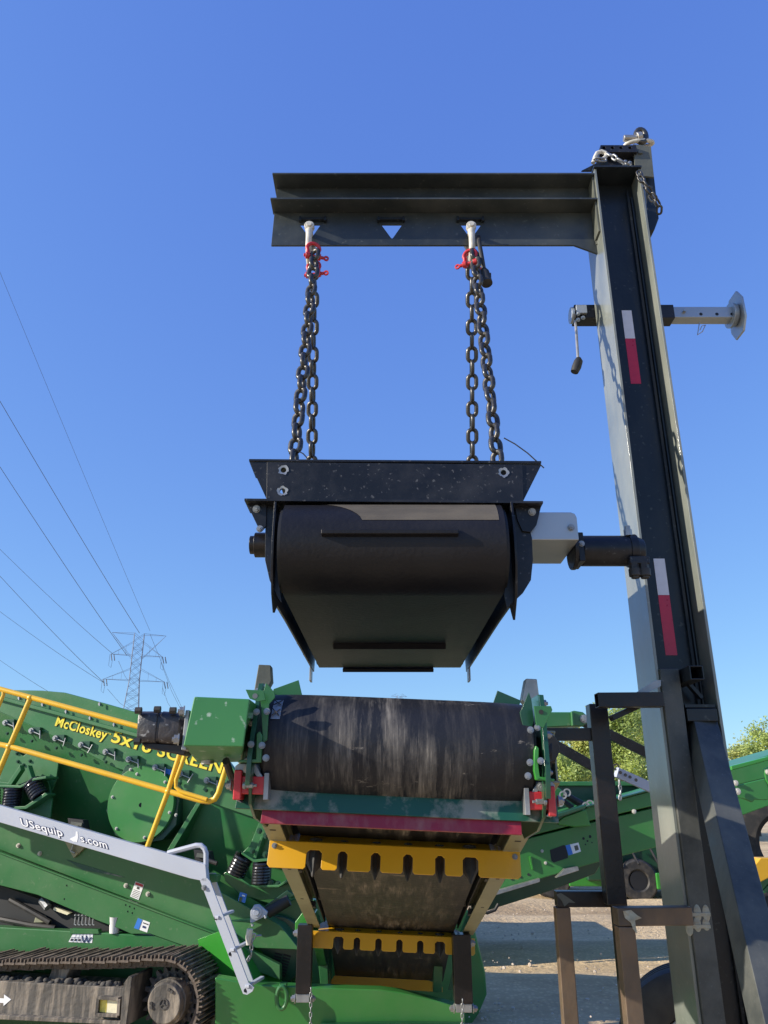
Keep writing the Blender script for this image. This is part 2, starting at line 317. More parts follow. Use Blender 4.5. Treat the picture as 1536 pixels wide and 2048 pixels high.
        ob.location = o - (ORIGIN[parent.name] if parent else V((0,0,0))); ob.parent = parent
        ORIGIN[ob.name] = o
        if bevel:
            b = ob.modifiers.new('edge', 'BEVEL'); b.width = bevel; b.segments = 2; b.limit_method = 'ANGLE'; b.angle_limit = R(40); b.harden_normals = True
        if label: ob['label'] = label
        return ob
def thing(name, loc, label, cat, group=None):
    o = bpy.data.objects.new(name, None); COL.objects.link(o); o.location = loc; o.empty_display_size = .2
    ORIGIN[o.name] = V(loc); o['label'] = label; o['category'] = cat
    if group: o['group'] = group
    return o
def tag(o, label, cat, group=None, kind=None):
    if kind: o['kind'] = kind
    else: o['label'] = label; o['category'] = cat
    if group: o['group'] = group
    return o
def text_part(txt, name, m, parent, p0, p1, up, depth, shear=0., bold=0., back=None, grow=0., push=(0,-.001,0)):
    """lettering stretched between baseline start p0 and end p1, height vector up, standing proud of its panel"""
    cu = bpy.data.curves.new('t', 'FONT'); cu.body = txt; cu.size = 1; cu.shear = shear; cu.offset = bold + grow; cu.extrude = 0.01
    cu.resolution_u = 4; cu.space_character = 1.06
    to = bpy.data.objects.new('t', cu); COL.objects.link(to); dg = bpy.context.evaluated_depsgraph_get(); dg.update()
    me = bpy.data.meshes.new_from_object(to.evaluated_get(dg)); bpy.data.objects.remove(to)
    cap = .73; xs = [v.co.x for v in me.vertices]; x0, x1 = min(xs), max(xs)
    g = grow
    bx = V(p1) - V(p0); wdt = (x1 - x0 - 2*g)
    nrm = bx.cross(V(up)).normalized()
    if nrm.y > 0: nrm = -nrm
    mb = MB(); mb.bm.from_mesh(me); bpy.data.meshes.remove(me)
    for v in mb.bm.verts:
        c = v.co.copy(); v.co = V(p0) + bx*((c.x - x0 - g)/wdt) + V(up)*(c.y/cap) + nrm*(c.z/0.01*depth) + V(push)
    return mb.build(name, m, parent)
def arc(c, r, a0, a1, n, ax=(1,0,0), ay=(0,0,1)):
    c, ax, ay = V(c), V(ax), V(ay)
    return [c + ax*(r*math.cos(R(a0 + (a1-a0)*i/n))) + ay*(r*math.sin(R(a0 + (a1-a0)*i/n))) for i in range(n+1)]
# ================================================================ GROUND
def ground():
    mb = MB(); bm = mb.bm
    # fine near sheet, coarse far ring, one object
    xs = [-1500,-400,-120,-50] + [-30 + i*.5 for i in range(121)] + [50,120,400,1500]
    ys = [-300,-60,-10] + [-2 + i*.2 for i in range(171)] + [40,60,100,200,500,1500]
    rnd = random.Random(3)
    from mathutils import noise
    def h(x, y):
        if abs(x) > 31 or y > 33 or y < -3: return 0
        rut = .035*math.sin(y*3.1 + .8*math.sin(x*.35)) * (1 if 7 < y < 16 else .3)
        return rut + .05*noise.noise(V((x*.7, y*.9, 0))) + .035*noise.noise(V((x*1.9, y*3.5, 3)))
    g = [[bm.verts.new((x, y, h(x, y))) for x in xs] for y in ys]
    for j in range(len(ys)-1):
        for i in range(len(xs)-1): bm.faces.new((g[j][i], g[j][i+1], g[j+1][i+1], g[j+1][i]))
    o = mb.build('ground', M['ground'], sharp=180); o['kind'] = 'structure'
ground()

# ================================================================ GANTRY (steel mast, cantilever arm, stand)
G = thing('steel_gantry', (1.24, 3.3, 0), 'tall black-green steel mast with horizontal arm and red-white reflective tape strips', 'gantry')
XL, XR, YF, YB, ZT = 1.12, 1.367, 3.20, 3.45, 4.80
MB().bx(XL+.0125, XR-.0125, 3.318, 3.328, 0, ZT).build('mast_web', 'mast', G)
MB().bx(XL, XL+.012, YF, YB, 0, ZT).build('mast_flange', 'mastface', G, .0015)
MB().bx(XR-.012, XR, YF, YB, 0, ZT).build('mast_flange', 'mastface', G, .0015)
MB().bx(XL-.004, XR+.004, YF-.012, YB+.012, ZT+.001, ZT+.013).build('cap_plate', 'mast', G, .001)
mb = MB(); mb.bx(1.316, 1.328, 3.300, 3.317, .05, ZT-.05); mb.tube([(1.341, 3.306, z) for z in (0.3, 2, ZT-.1)], .006, 8)
mb.build('stiffener_rib', 'mast', G)
for nm, z0, z1, m in (('reflective_tape', 3.822, 3.989, 'tapewhite'), ('reflective_tape', 3.563, 3.821, 'tapered'), ('reflective_tape', 2.498, 2.666, 'tapewhite'), ('reflective_tape', 2.232, 2.497, 'tapered')):
    MB().bx(1.213, 1.263, 3.3165, 3.3178, z0, z1).build(nm, m, G, label='white reflective strip' if m == 'tapewhite' else 'red reflective strip')
# weld bead lines on the mast edge
mb = MB()
for z in [4.38 + .03*i for i in range(14)]: mb.tube([(XL-.002, 3.29, z), (XL-.002, 3.29, z+.026)], .005, 6)
mb.build('weld_bead', 'mastdusty', G)
# horizontal arm: two flanges, webs, hanging plate with three triangular holes
YW = 3.30; X0 = -.582; X1 = XL - .001
zt, zm, zb = 4.774, 4.607, 4.383
mb = MB()
mb.poly([(X0-.012, 3.2, zt), (X1, 3.2, zt), (X1, 3.46, zt), (X0-.012, 3.46, zt)], (0, 0, -.010))
mb.poly([(X0-.014, 3.2, zm), (X1, 3.2, zm), (X1, 3.315, zm), (X0-.014, 3.315, zm)], (0, 0, -.010))
mb.bx(X0, X1, YW, YW+.010, zm+.001, zt-.011)
mb.build('arm_beam', 'arm', G, .001)
outer = [V((X0-.006, YW, zm-.011)), V((X1, YW, zm-.011)), V((X1, YW, 4.33)), P(1148, 490, YW), V((X0-.012, YW, zb))]
holes = []
for cx in (620, 783, 941):
    a, b, c = P(cx-21, 448.5, YW), P(cx+22, 448.5, YW), P(cx+1, 477, YW)
    holes.append([a, b] + [c + V((.006, 0, .006)), c, c + V((-.006, 0, .006))])
MB().holed(outer, holes, (0, .012, 0)).build('hanging_plate', 'arm', G, .001)
for cx in (626, 782, 940):
    mb = MB(); a, b = P(cx-25, 442, YW), P(cx+25, 442, YW)
    mb.box((a+b)/2 + V((0, -.012, 0)), ((b-a).length, .018, .012))
    for e in (a, b): mb.bx(e.x-.006, e.x+.006, YW-.024, YW-.001, e.z-.014, e.z+.014)
    mb.build('pad_rail', 'mast', G, .001)
# small upper fillet, end plate behind mast
MB().plate([(1163, 341), (1201, 322), (1216, 322), (1216, 341)], 3.36, .012).build('gusset', 'mast', G, .001)
MB().bx(X1-.010, X1-.001, 3.215, 3.295, zb+.02, zt-.012).build('end_stiffener', 'mastdusty', G, .001)
# top head: holed strip, sleeve box
y = 3.40
mb = MB(); o = [P(1201, 290, y), P(1272, 290, y), P(1275, 304, y), P(1201, 304, y)]
hs_ = []
for u in (1208, 1225, 1242, 1260):
    c = P(u, 295.5, y); hs_.append([c + V((.010*math.cos(k*math.pi/4), 0, .010*math.sin(k*math.pi/4))) for k in range(8)])
mb.holed(o, hs_, (0, .10, 0)); mb.build('hole_strip', 'blackpaint', G, .001)
MB().plate([(1200, 303), (1272, 303), (1277, 336), (1198, 336)], 3.45, .10).build('head_block', 'blackpaint', G, .002)
mb = MB(); mb.plate([(1266, 288), (1302, 293), (1308, 354), (1272, 350)], 3.42, .012); mb.plate([(1276, 300), (1285, 300), (1286, 306), (1277, 306)], 3.41, .008)
mb.build('head_plate', 'mastdusty', G, .001)
mb = MB(); mb.plate([(1286, 330), (1306, 331), (1318, 436), (1309, 460), (1298, 461)], 3.46, .16); mb.build('counter_box', 'mast', G, .004)
# trailer jack through the mast
zj = 4.085; yj = 3.50
jk = MB().hollow((1.015, yj, zj), (XL+.02, yj, zj), .082, .006).hollow((XL+.02, yj, zj), (1.545, yj, zj), .082, .006).build('jack_housing', 'blackpaint', G, .002)
mb = MB(); mb.hollow((1.546, yj, zj), (1.862, yj, zj), .066, .005)
mb.build('drop_leg', 'aluminium', jk, .003)
mb = MB()
for u in (1402, 1434, 1464): c = P(u, 628, yj-.034); mb.piece().cyl(c, c + V((0, .004, 0)), .009, 14)
mb.build('pin_hole', 'dark', jk)
mb = MB(); mb.cyl((1.855, yj, zj), (1.885, yj, zj), .07, 20, .06)
pts = [(-.125, -.045), (-.06, -.085), (.06, -.085), (.125, -.045), (.125, .045), (.06, .085), (-.06, .085), (-.125, .045)]
mb.poly([(1.885 + .02*abs(b)*4, yj+b, zj+a) for a, b in pts], (.012, 0, 0)); mb.build('foot_plate', 'aluminium', jk, .003)
mb = MB(); mb.cyl((1.60, yj-.05, zj+.0), (1.60, yj+.05, zj+.0), .008, 10)
pw = [P(u, v, yj-.05) for u, v in ((1399, 645), (1395, 670), (1405, 663), (1411, 650), (1404, 652), (1400, 660))]; mb.tube(pw, .0025, 6); mb.build('locking_pin', 'steel', jk)
mb = MB(); mb.cyl((1.00, yj, zj), (1.015, yj, zj), .045, 16); mb.bx(1.02, 1.075, yj-.062, yj-.045, zj-.025, zj+.025)
for u, v in ((1156, 628), (1156, 640), (1166, 636)): mb.bolt(P(u, v, yj-.06), (0,-1,0), .009)
mb.build('gear_cap', 'aluminium', jk, .002)
mb = MB(); mb.tube([P(1150, 642, yj-.07), P(1152, 655, yj-.09), P(1156, 716, yj-.09)], .007, 8); cr_ = mb.build('crank_arm', 'steel', jk)
MB().tube([P(1157, 716, yj-.09), P(1157, 722, yj-.09), P(1153, 734, yj-.09), P(1149, 744, yj-.09)], [.012, .022, .024, .020], 14).build('crank_grip', 'rubber', jk)
# box post nested in the mast, tube stub, strap
MB().bx(XL+.0125, 1.212, 3.185, 3.30, 0, 2.155).build('box_post', 'brace', G, .004)
MB().hollow((1.249, 3.10, 2.125), (1.249, 3.317, 2.125), .056, .005, side=(0,0,1)).build('tube_stub', 'mast', G, .002)
MB().bar(P(1376, 1367, 3.25), P(1402, 1396, 3.25), .014, .03).bx(1.222, 1.345, 3.2, 3.317, 2.0, 2.012).build('corner_strap', 'mast', G)
mb = MB(); mb.bx(1.222, 1.345, 3.19, 3.31, 1.945, 1.995); mb.build('cross_stop', 'mast', G, .003)
# diagonal kicker brace
a = V((1.30, 3.27, 1.957)); b = P(1507, 1886, 2.72); d = b - a
MB().hollow(a - d*.02, a + d*2.58, .100, .006, side=(0, 1, 0)).build('diagonal_brace', 'brace', G, .006)
# bolted strap, weld patches and tube stands
MB().poly([P(1268, 1388, 3.17), P(1310, 1361, 3.17), P(1322, 1360, 3.17), P(1322, 1372, 3.17), P(1290, 1388, 3.17)], (0, .012, 0)).build('flat_strap', 'zinc', G)
mb = MB(); mb.hollow(P(1193, 1401, 3.13), P(1323, 1400, 3.13), .056, .004, side=(0, 1, 0)); mb.build('upper_arm_tube', 'rustdark', G, .003)
MB().bar(P(1222, 1437, 3.20), P(1276, 1412, 3.20), .022, .05).build('arm_strut', 'rustdark', G, .002)
mb = MB(); mb.bx(.868, .945, 3.33, 3.40, 1.265, 2.03); mb.build('hanging_post', 'rustdark', G, .004)
mb = MB(); mb.hollow(P(1091, 1469, 3.37), P(1190, 1469, 3.37), .050, .004, side=(0, 1, 0)); mb.build('side_stub_tube', 'rustdark', G, .003)
mb = MB(); mb.bx(.905, .938, 3.405, 3.435, 0, 1.264); mb.build('thin_post', 'rustdark', G, .002)
c0 = P(1122, 1797, 3.47); c1 = P(1250, 1797, 3.47); yb = 3.47
mb = MB(); mb.bar(c0 + V((-.022,0,0)), c1, .058, .058); mb.build('back_stand_rail', 'rustdark', G, .004)
MB().bx(c0.x-.029, c0.x+.029, yb-.028, yb+.028, 0, c0.z-.030).build('back_stand_leg', 'rust', G, .004)
yb = 3.13; c0 = P(1247, 1832, yb); c1 = P(1380, 1832, yb)
mb = MB(); mb.bar(c0 + V((-.030,0,0)), V((XL-.003, yb+.02, c0.z)), .060, .060); mb.build('front_stand_rail', 'rust', G, .004)
MB().bx(c0.x-.030, c0.x+.030, yb-.029, yb+.031, 0, c0.z-.031).build('front_stand_leg', 'rust', G, .004)
rr = random.Random(5)
for vv, hh in ((1829, .055), (1853, .05)):
    mb = MB()
    c = P(1397, vv, 3.182)
    for k in range(3):
        mb.sphere((c.x - .034 + .032*k, 3.184, c.z + rr.uniform(-.008, .008)), .014, (1, .12, rr.uniform(1.4, 2.1)), 12)
    mb.bar((c.x-.044, 3.183, c.z), (c.x+.044, 3.183, c.z), .012, .006); mb.build('weld_patch', 'weld', G)
MB().plate([(1246, 1822), (1262, 1820), (1275, 1831), (1284, 1836), (1270, 1841), (1274, 1868), (1266, 1858), (1262, 1846), (1250, 1836)], 3.0985, .002).build('corner_weld', 'weld', G)
MB().plate([(1112, 1789), (1122, 1786), (1136, 1795), (1151, 1806), (1138, 1805), (1129, 1813), (1124, 1802)], 3.438, .002).build('corner_weld', 'mastdusty', G)

# ================================================================ CHAINS AND SHACKLES
def link_bm(L, W, r, n=9):
    mb = MB(); a = (W - 2*r)/2; h = (L - 2*r)/2 - a; path = []
    for i in range(9): t = math.pi*i/8; path.append((a*math.cos(t), 0, h + a*math.sin(t)))
    for i in range(9): t = math.pi + math.pi*i/8; path.append((a*math.cos(t), 0, -h + a*math.sin(t)))
    mb.tube(path, r, n, closed=True); return mb
def link_mesh(name, L, W, r, m, n=9):
    mb = link_bm(L, W, r, n); bm = mb.bm; bmesh.ops.recalc_face_normals(bm, faces=bm.faces[:])
    me = bpy.data.meshes.new(name); bm.to_mesh(me); bm.free(); me.materials.append(M[m])
    for p in me.polygons: p.use_smooth = True
    return me
def chain(path, pitch, me, label, group=None, roll0=0., name='chain', alt=90, jitter=6, seed=1, cat='chain'):
    rnd = random.Random(seed); path = [V(p) for p in path]
    t = thing(name, path[0], label, cat, group)
    segs = [(path[i], path[i+1]) for i in range(len(path)-1)]; tot = sum((b-a).length for a, b in segs); n = max(2, round(tot/pitch))
    for k in range(n):
        s = (k+.5)*tot/n; 
        for a, b in segs:
            l = (b-a).length
            if s <= l or (a, b) == segs[-1]: p = a + (b-a)*(min(s, l)/l); d = (b-a).normalized(); break
            s -= l
        q = d.to_track_quat('Z', 'Y').to_matrix().to_4x4()
        rot = q @ Matrix.Rotation(R(roll0 + alt*(k % 2) + rnd.uniform(-jitter, jitter)), 4, 'Z')
        o = bpy.data.objects.new('link', me); COL.objects.link(o); o.parent = t
        o.matrix_local = Matrix.Translation(p - path[0]) @ rot
    return t
LK = link_mesh('heavy_link', .094, .066, .0112, 'chain', 10)
grp = 'heavy lifting chains holding the magnet'
ztop = P(625, 514, 3.25).z
chain([(-.352, 3.215, ztop+.01), (-.362, 2.77, 2.76)], .0715, LK, 'heavy dark lifting chain on the left, outer strand running towards the magnet\'s front plate', grp, 20, seed=2, jitter=14)
chain([(-.366, 3.29, ztop-.02), (-.389, 3.95, 2.76)], .0715, LK, 'heavy dark lifting chain on the left, inner straight strand behind the slanting one', grp, 15, seed=3)
chain([(.462, 3.215, ztop+.01), (.454, 2.77, 2.76)], .0715, LK, 'heavy dark lifting chain on the right, outer strand slanting towards the silver motor cover', grp, -35, seed=4, jitter=14)
chain([(.455, 3.29, ztop-.02), (.472, 3.95, 2.76)], .0715, LK, 'heavy dark lifting chain on the right, inner strand hanging straight beside the slanting one', grp, 0, seed=5)

def silver_shackle(u, label):
    t = thing('bow_shackle', P(u, 520, 3.29), label, 'shackle', 'pale bow shackles through the arm plate')
    c = P(u, 462, 3.27)
    pt = [(c.x, 3.245, c.z-.0), (c.x, 3.232, c.z-.06), (c.x, 3.232, c.z-.115)] + [(c.x, 3.305 - .073*math.cos(R(a)), c.z-.115 - .060*math.sin(R(a))) for a in range(15, 180, 15)] + [(c.x, 3.378, c.z-.115), (c.x, 3.378, c.z-.06), (c.x, 3.368, c.z)]
    MB().tube(pt, [.022]+[.0165]*(len(pt)-2)+[.022], 14).build('bow', 'zincpale', t)
    mb = MB(); mb.piece().cyl((c.x, 3.222, c.z), (c.x, 3.254, c.z), .026, 24).piece().cyl((c.x, 3.36, c.z), (c.x, 3.388, c.z), .026, 24); mb.build('eye', 'zincpale', t, .004)
    mb = MB(); mb.cyl((c.x, 3.212, c.z), (c.x, 3.40, c.z), .0145, 16); mb.build('pin', 'zincpale', t, .002)
silver_shackle(620, 'pale steel bow shackle through the left triangular hole of the arm')
silver_shackle(941, 'pale steel bow shackle through the right triangular hole of the arm')
def red_shackle(c, sgn, label, grp, tilt=0.):
    t = thing('red_shackle', c, label, 'shackle', grp); c = V(c)
    mt = Matrix.Translation(c) @ Matrix.Rotation(R(tilt), 4, 'Z') @ Matrix.Scale(.82, 4)
    pt = [(-.034, 0, -.045), (-.034, 0, -.005)] + [(-.040*math.cos(R(a)), 0, .012 + .040*math.sin(R(a))) for a in range(0, 181, 20)] + [(.034, 0, -.005), (.034, 0, -.045)]
    MB().tube(pt, .0115, 12).xform(mt).build('bow', 'red', t)
    mb = MB(); mb.piece().cyl((-.048, 0, -.045), (-.022, 0, -.045), .021, 18).piece().cyl((.022, 0, -.045), (.048, 0, -.045), .021, 18); mb.xform(mt).build('eye', 'red', t, .003)
    mb = MB(); mb.cyl((-.058*sgn, 0, -.045), (.066*sgn, 0, -.045), .0105, 12); mb.ring((.083*sgn, -.005, -.045), (.083*sgn, .005, -.045), .017, .008, 16); mb.xform(mt).build('pin', 'red', t)
zr = P(620, 504, 3.22).z
red_shackle((-.362, 3.22, zr+.01), 1, 'upper red shackle under the left pale shackle, its eye pin pointing right', 'red pin shackles at the chain tops', 15)
red_shackle((-.366, 3.30, zr-.04), 1, 'lower red shackle behind the left chains, threaded pin end sticking out right', 'red pin shackles at the chain tops', -10)
red_shackle((.452, 3.30, zr+.01), 1, 'upper red shackle behind the right pale shackle', 'red pin shackles at the chain tops', 20)
red_shackle((.437, 3.21, zr-.04), -1, 'lower red shackle at the right chains with its ring pin pointing left', 'red pin shackles at the chain tops', -25)
# electric plug hanging from the arm
t = thing('hanging_plug', P(973, 566, 3.2), 'black cable end with a round plug hanging beside the right shackle', 'plug')
MB().tube([P(957, 474, 3.27), P(958, 484, 3.2), P(962, 505, 3.19), P(968, 540, 3.19)], .011, 10).build('cable', 'rubber', t)
mb = MB(); mb.tube([P(967, 538, 3.19), P(969, 545, 3.19), P(974, 567, 3.17)], [.014, .024, .028], 18); mb.bx(P(977,550,3.18).x-.004, P(977,550,3.18).x+.012, 3.17, 3.19, P(977,556,3.18).z, P(977,548,3.18).z); mb.build('plug_body', 'rubber', t)
# shackle on top of the mast and safety chain with hook
t = thing('top_shackle', P(1281, 292, 3.5), 'weathered pale shackle lying on top of the mast under a dark lifting ring', 'shackle')
c = P(1281, 285, 3.5)
pt = [c + V((.0 - .01, .0, 0)) + V((.082*math.cos(R(a)), .026*math.sin(R(a)), -.012 + .008*math.cos(R(a)))) for a in range(0, 360, 20)]
MB().tube(pt, .0125, 12, closed=True).build('bow', 'zincpale', t)
mb = MB(); mb.cyl(c + V((-.105, -.02, .01)), c + V((-.03, -.02, .01)), .020, 16); mb.cyl(c+V((-.03,-.02,.014)), c+V((.0,-.02,.02)), .031, 16); mb.build('pin', 'steel', t, .003)
t = thing('lifting_ring', P(1281, 285, 3.5), 'dark forged lifting ring standing upright at the very top of the mast', 'ring')
pt = [c + V((.028*math.cos(R(a)), -.02, .028 + .048*math.sin(R(a)))) for a in range(0, 360, 20)]
o = MB().tube(pt, .017, 12, closed=True).build('ring_body', 'chain', t)
LS = link_mesh('small_link', .052, .034, .0058, 'zinc', 8)
LD = link_mesh('small_dark_link', .054, .036, .006, 'chain', 8)
yc = 3.30
chain([P(1215, 307, yc+.03), P(1232, 317, yc), P(1248, 326, yc), P(1262, 329, yc+.08)], .040, LS, 'short bright safety chain running from the hook across the mast head', name='safety_chain', seed=8, roll0=30)
chain([P(1277, 343, 3.18), P(1282, 357, 3.17), P(1297, 378, 3.17), P(1311, 398, 3.19), P(1319, 412, 3.22), P(1318, 428, 3.25)], .040, LD, 'dark loop of safety chain hanging over the right edge of the mast head', name='safety_chain', seed=9, roll0=20)
chain([P(1279, 350, 3.22), P(1290, 377, 3.22), P(1303, 396, 3.24), P(1316, 416, 3.27)], .040, LS, 'brighter strand of safety chain beside the dark loop at the mast head', name='safety_chain', seed=10, roll0=60)
t = thing('safety_hook', P(1198, 318, yc+.03), 'pale grab hook lying on the mast head at the end of the safety chain', 'hook')
pt = [P(1186, 326, yc+.03), P(1190, 314, yc+.03), P(1194, 306, yc+.03), P(1203, 303, yc+.03), P(1211, 306, yc+.03), P(1213, 312, yc+.03), P(1206, 318, yc+.03)]
hp = []
for i in range(len(pt)-1): hp += [pt[i].lerp(pt[i+1], k/3) for k in range(3)]
MB().tube(hp + [pt[-1]], .011, 10).build('hook_body', 'zincpale', t)
chain([P(1190, 319, yc+.02), P(1210, 320, yc+.02)], .05, LS, 'single pale links lying at the hook on the mast head', name='hook_link', seed=3)
# little trapped wires on the magnet
def wire_thing(name, path, r, m, label, cat):
    o = MB().tube(path, r, 6).build(name, m); tag(o, label, cat); return o
pp = [P(1008, 876, 2.75), P(1030, 888, 2.75), P(1055, 906, 2.75), P(1088, 936, 2.75)]
wire_thing('thin_cable', pp, .0025, 'rubber', 'thin black wire curling from the right chains to the magnet corner', 'wire')
pp = [P(578, 908, 2.8), P(592, 900, 2.8), P(606, 907, 2.8), P(618, 920, 2.8)]
wire_thing('thin_cable', pp, .0025, 'rubber', 'thin black wire looped between the left chains above the magnet', 'wire')

# ================================================================ OVERBAND MAGNET
G2 = thing('overband_magnet', (.04, 3.4, 2.31), 'black belt-wrapped magnetic separator hanging on four chains above the conveyor drum', 'magnet')
Y0 = 2.56
mb = MB()
outer = [P(u, v, Y0) for u, v in ((534, 924), (1045, 929), (1047, 1003), (533, 1001))]
hl = []
for u, v in ((567, 940), (565, 982), (1007, 945)):
    c = P(u, v, Y0); hl.append([c + V((.010*math.cos(k*math.pi/6), 0, .010*math.sin(k*math.pi/6))) for k in range(12)])
mb.holed(outer, hl, (0, .010, 0)); cf = mb.build('front_channel', 'blackpaint', G2, .001)
mb = MB()
for u, v in ((567, 940), (565, 982), (1007, 945)):
    mb.piece(); c = P(u, v, Y0-.001)
    n = 22; rr = random.Random(u); ro = [.0165 + .0015*math.sin(5*2*math.pi*_/n + u) + rr.uniform(0, .0045) for _ in range(n)]
    A = [mb.bm.verts.new(c + V((.0105*math.cos(2*math.pi*k/n), 0, .0105*math.sin(2*math.pi*k/n)))) for k in range(n)]
    B = [mb.bm.verts.new(c + V((ro[k]*math.cos(2*math.pi*k/n), -.0012, ro[k]*math.sin(2*math.pi*k/n)))) for k in range(n)]
    for k in range(n): mb.bm.faces.new((A[k], A[(k+1)%n], B[(k+1)%n], B[k]))
mb.build('bare_metal_ring', 'steel', cf)
zt2 = P(780, 924, Y0).z; zb2 = P(780, 1001, Y0).z
xl, xr = P(498, 922, Y0).x, P(1083, 930, Y0).x; xil, xir = P(534, 1000, Y0).x, P(1045, 1003, Y0).x
mb = MB(); mb.poly([(xl, Y0, zt2+.004), (xr, Y0, zt2-.004), (xr, Y0+.16, zt2-.004), (xl, Y0+.16, zt2+.004)], (0, 0, .008))
mb.bx(xl+.09, xr-.09, Y0+.16, 4.15, zt2-.01, zt2)
mb.build('top_plate', 'blackpaint', G2)
mb = MB(); mb.plate([(499, 924), (534, 924), (534, 1000)], Y0+.004, .008); mb.build('corner_web', 'blackpaint', G2)
mb = MB(); mb.plate([(1045, 930), (1082, 931), (1046, 1003)], Y0+.004, .008); mb.build('corner_web', 'blackpaint', G2)
xa, xb = P(490, 998, Y0).x, P(1085, 1006, Y0).x
mb = MB(); mb.poly([(xa, Y0-.01, zb2+.004), (xb, Y0-.01, zb2-.006), (xb, Y0+.12, zb2-.006), (xa, Y0+.12, zb2+.004)], (0, 0, -.008)); mb.build('ledge_plate', 'blackpaint', G2)
mb = MB(); mb.plate([(492, 1004), (533, 1006), (532, 1052), (523, 1062), (514, 1050)], Y0+.03, .010); mb.build('bearing_bracket', 'blackpaint', G2, .001)
mb = MB(); mb.plate([(1029, 1010), (1083, 1010), (1073, 1050), (1062, 1064), (1045, 1062), (1035, 1040)], Y0+.03, .010); mb.build('bearing_bracket', 'blackpaint', G2, .001)
mb = MB()
for u, v in ((513, 1018), (1064, 1024)): mb.bolt(P(u, v, Y0+.03), (0,-1,-.2), .011)
for u, v in ((520, 1058),): mb.bolt(P(u, v, Y0+.03), (0,-1,0), .010)
mb.build('bolt', 'zinc', G2)
# belt: closed loop over two drums, real rubber thickness
xw0, xw1 = -.352, .415
zc, rd, ya, yb2 = 2.486, .166, 2.635, 4.19
def loop(r, n=18, yfront=ya, yback=yb2):
    f = [V((0, yfront - r*math.cos(R(-90+180*i/n)), zc + r*math.sin(R(90-180*i/n)))) for i in range(n+1)]
    b = [V((0, yback + r*math.cos(R(-90+180*i/n)), zc - r*math.sin(R(90-180*i/n)))) for i in range(n+1)]
    return f + b
mb = MB(); ro, ri = loop(rd), loop(rd-.014)
n = len(ro); E = []
nx = 24
for r_, x0, x1 in ((ro, xw0, xw1), (ri, xw0, xw1)):
    E.append([[mb.bm.verts.new((x0 + (x1-x0)*j/nx, p.y, p.z)) for j in range(nx+1)] for p in r_])
for A in (E[0], E[1]):
    for i in range(n):
        for j in range(nx): mb.bm.faces.new((A[i][j], A[i][j+1], A[(i+1) % n][j+1], A[(i+1) % n][j]))
for j in (0, nx):
    for i in range(n): mb.bm.faces.new((E[0][i][j], E[0][(i+1) % n][j], E[1][(i+1) % n][j], E[1][i][j]))
bt = mb.build('magnet_belt', 'magbelt', G2, sharp=50)
xc = (xw0 + xw1)/2
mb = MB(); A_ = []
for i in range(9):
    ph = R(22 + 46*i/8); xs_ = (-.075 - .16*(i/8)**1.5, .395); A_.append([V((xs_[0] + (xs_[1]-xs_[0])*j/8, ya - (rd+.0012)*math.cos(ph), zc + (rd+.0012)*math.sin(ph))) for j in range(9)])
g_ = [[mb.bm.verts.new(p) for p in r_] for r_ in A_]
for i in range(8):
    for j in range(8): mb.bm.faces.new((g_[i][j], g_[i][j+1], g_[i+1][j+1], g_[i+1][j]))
mb.build('sunlit_belt_patch', mat('sunlit_dusty_rubber', (.085,.072,.055), .7, var=.3, vscale=4, dust=.4, dustcol=(.17,.14,.10), dscale=5, dstretch=(1,4,4)), bt, sharp=60)  # sunlit strip at the drum's top painted as paler, dusty rubber
def cleat(x0, x1, y, z, ang, h=.018, wd=.05):
    d = V((0, math.cos(ang), math.sin(ang))); nn = V((0, -math.sin(ang), math.cos(ang)))
    c = V((0, y, z)); a = [c - d*wd/2, c + d*wd/2, c + d*wd/4 - nn*h, c - d*wd/4 - nn*h]
    return MB().poly([(x0, q.y, q.z) for q in a], (x1-x0, 0, 0)).build('cleat', 'magbelt', bt, .003)
cleat(-.212, .252, ya - rd*math.cos(R(4)), zc + rd*math.sin(R(4)), R(-86), .02, .03)
cleat(-.235, .285, 3.55, zc - rd, 0, .022, .07)
cleat(-.225, .270, 4.235, zc - rd*.97, R(18), .022, .07)
mb = MB(); mb.cyl((xw0-.012, ya, zc), (xw1+.012, ya, zc), rd-.016, 32); mb.build('front_drum', 'dark', G2)
mb = MB(); mb.cyl((xw0-.012, yb2, zc), (xw1+.012, yb2, zc), rd-.016, 32); mb.build('rear_drum', 'dark', G2)
MB().bx(xw0+.03, xw1-.03, ya+.2, yb2-.2, zc-.13, zc+.13).build('magnet_core', 'blackpaint', G2, .01)
# side guards: left and right curved plates, narrow lower rims
def guard(pxs, th, name='side_guard', mm='blackpaint', lbl=None): return MB().poly(pxs, (th, 0, 0)).build(name, mm, G2, .001, label=lbl)
yz = [(2.545, zb2-.01), (2.535, 2.50), (2.545, 2.40), (2.585, 2.315), (2.645, 2.262), (2.70, 2.30), (3.0, 2.305), (4.25, 2.305), (4.30, 2.42), (4.25, 2.60), (2.8, 2.63)]
guard([(xw0-.038, y_, z_) for y_, z_ in yz], .008)
yz2 = [(2.545, zb2-.01), (2.52, 2.50), (2.525, 2.40), (2.56, 2.31), (2.64, 2.235), (2.70, 2.30), (3.0, 2.305), (4.25, 2.305), (4.30, 2.42), (4.25, 2.60), (2.8, 2.63)]
guard([(xw1+.034, y_, z_) for y_, z_ in yz2], .008)
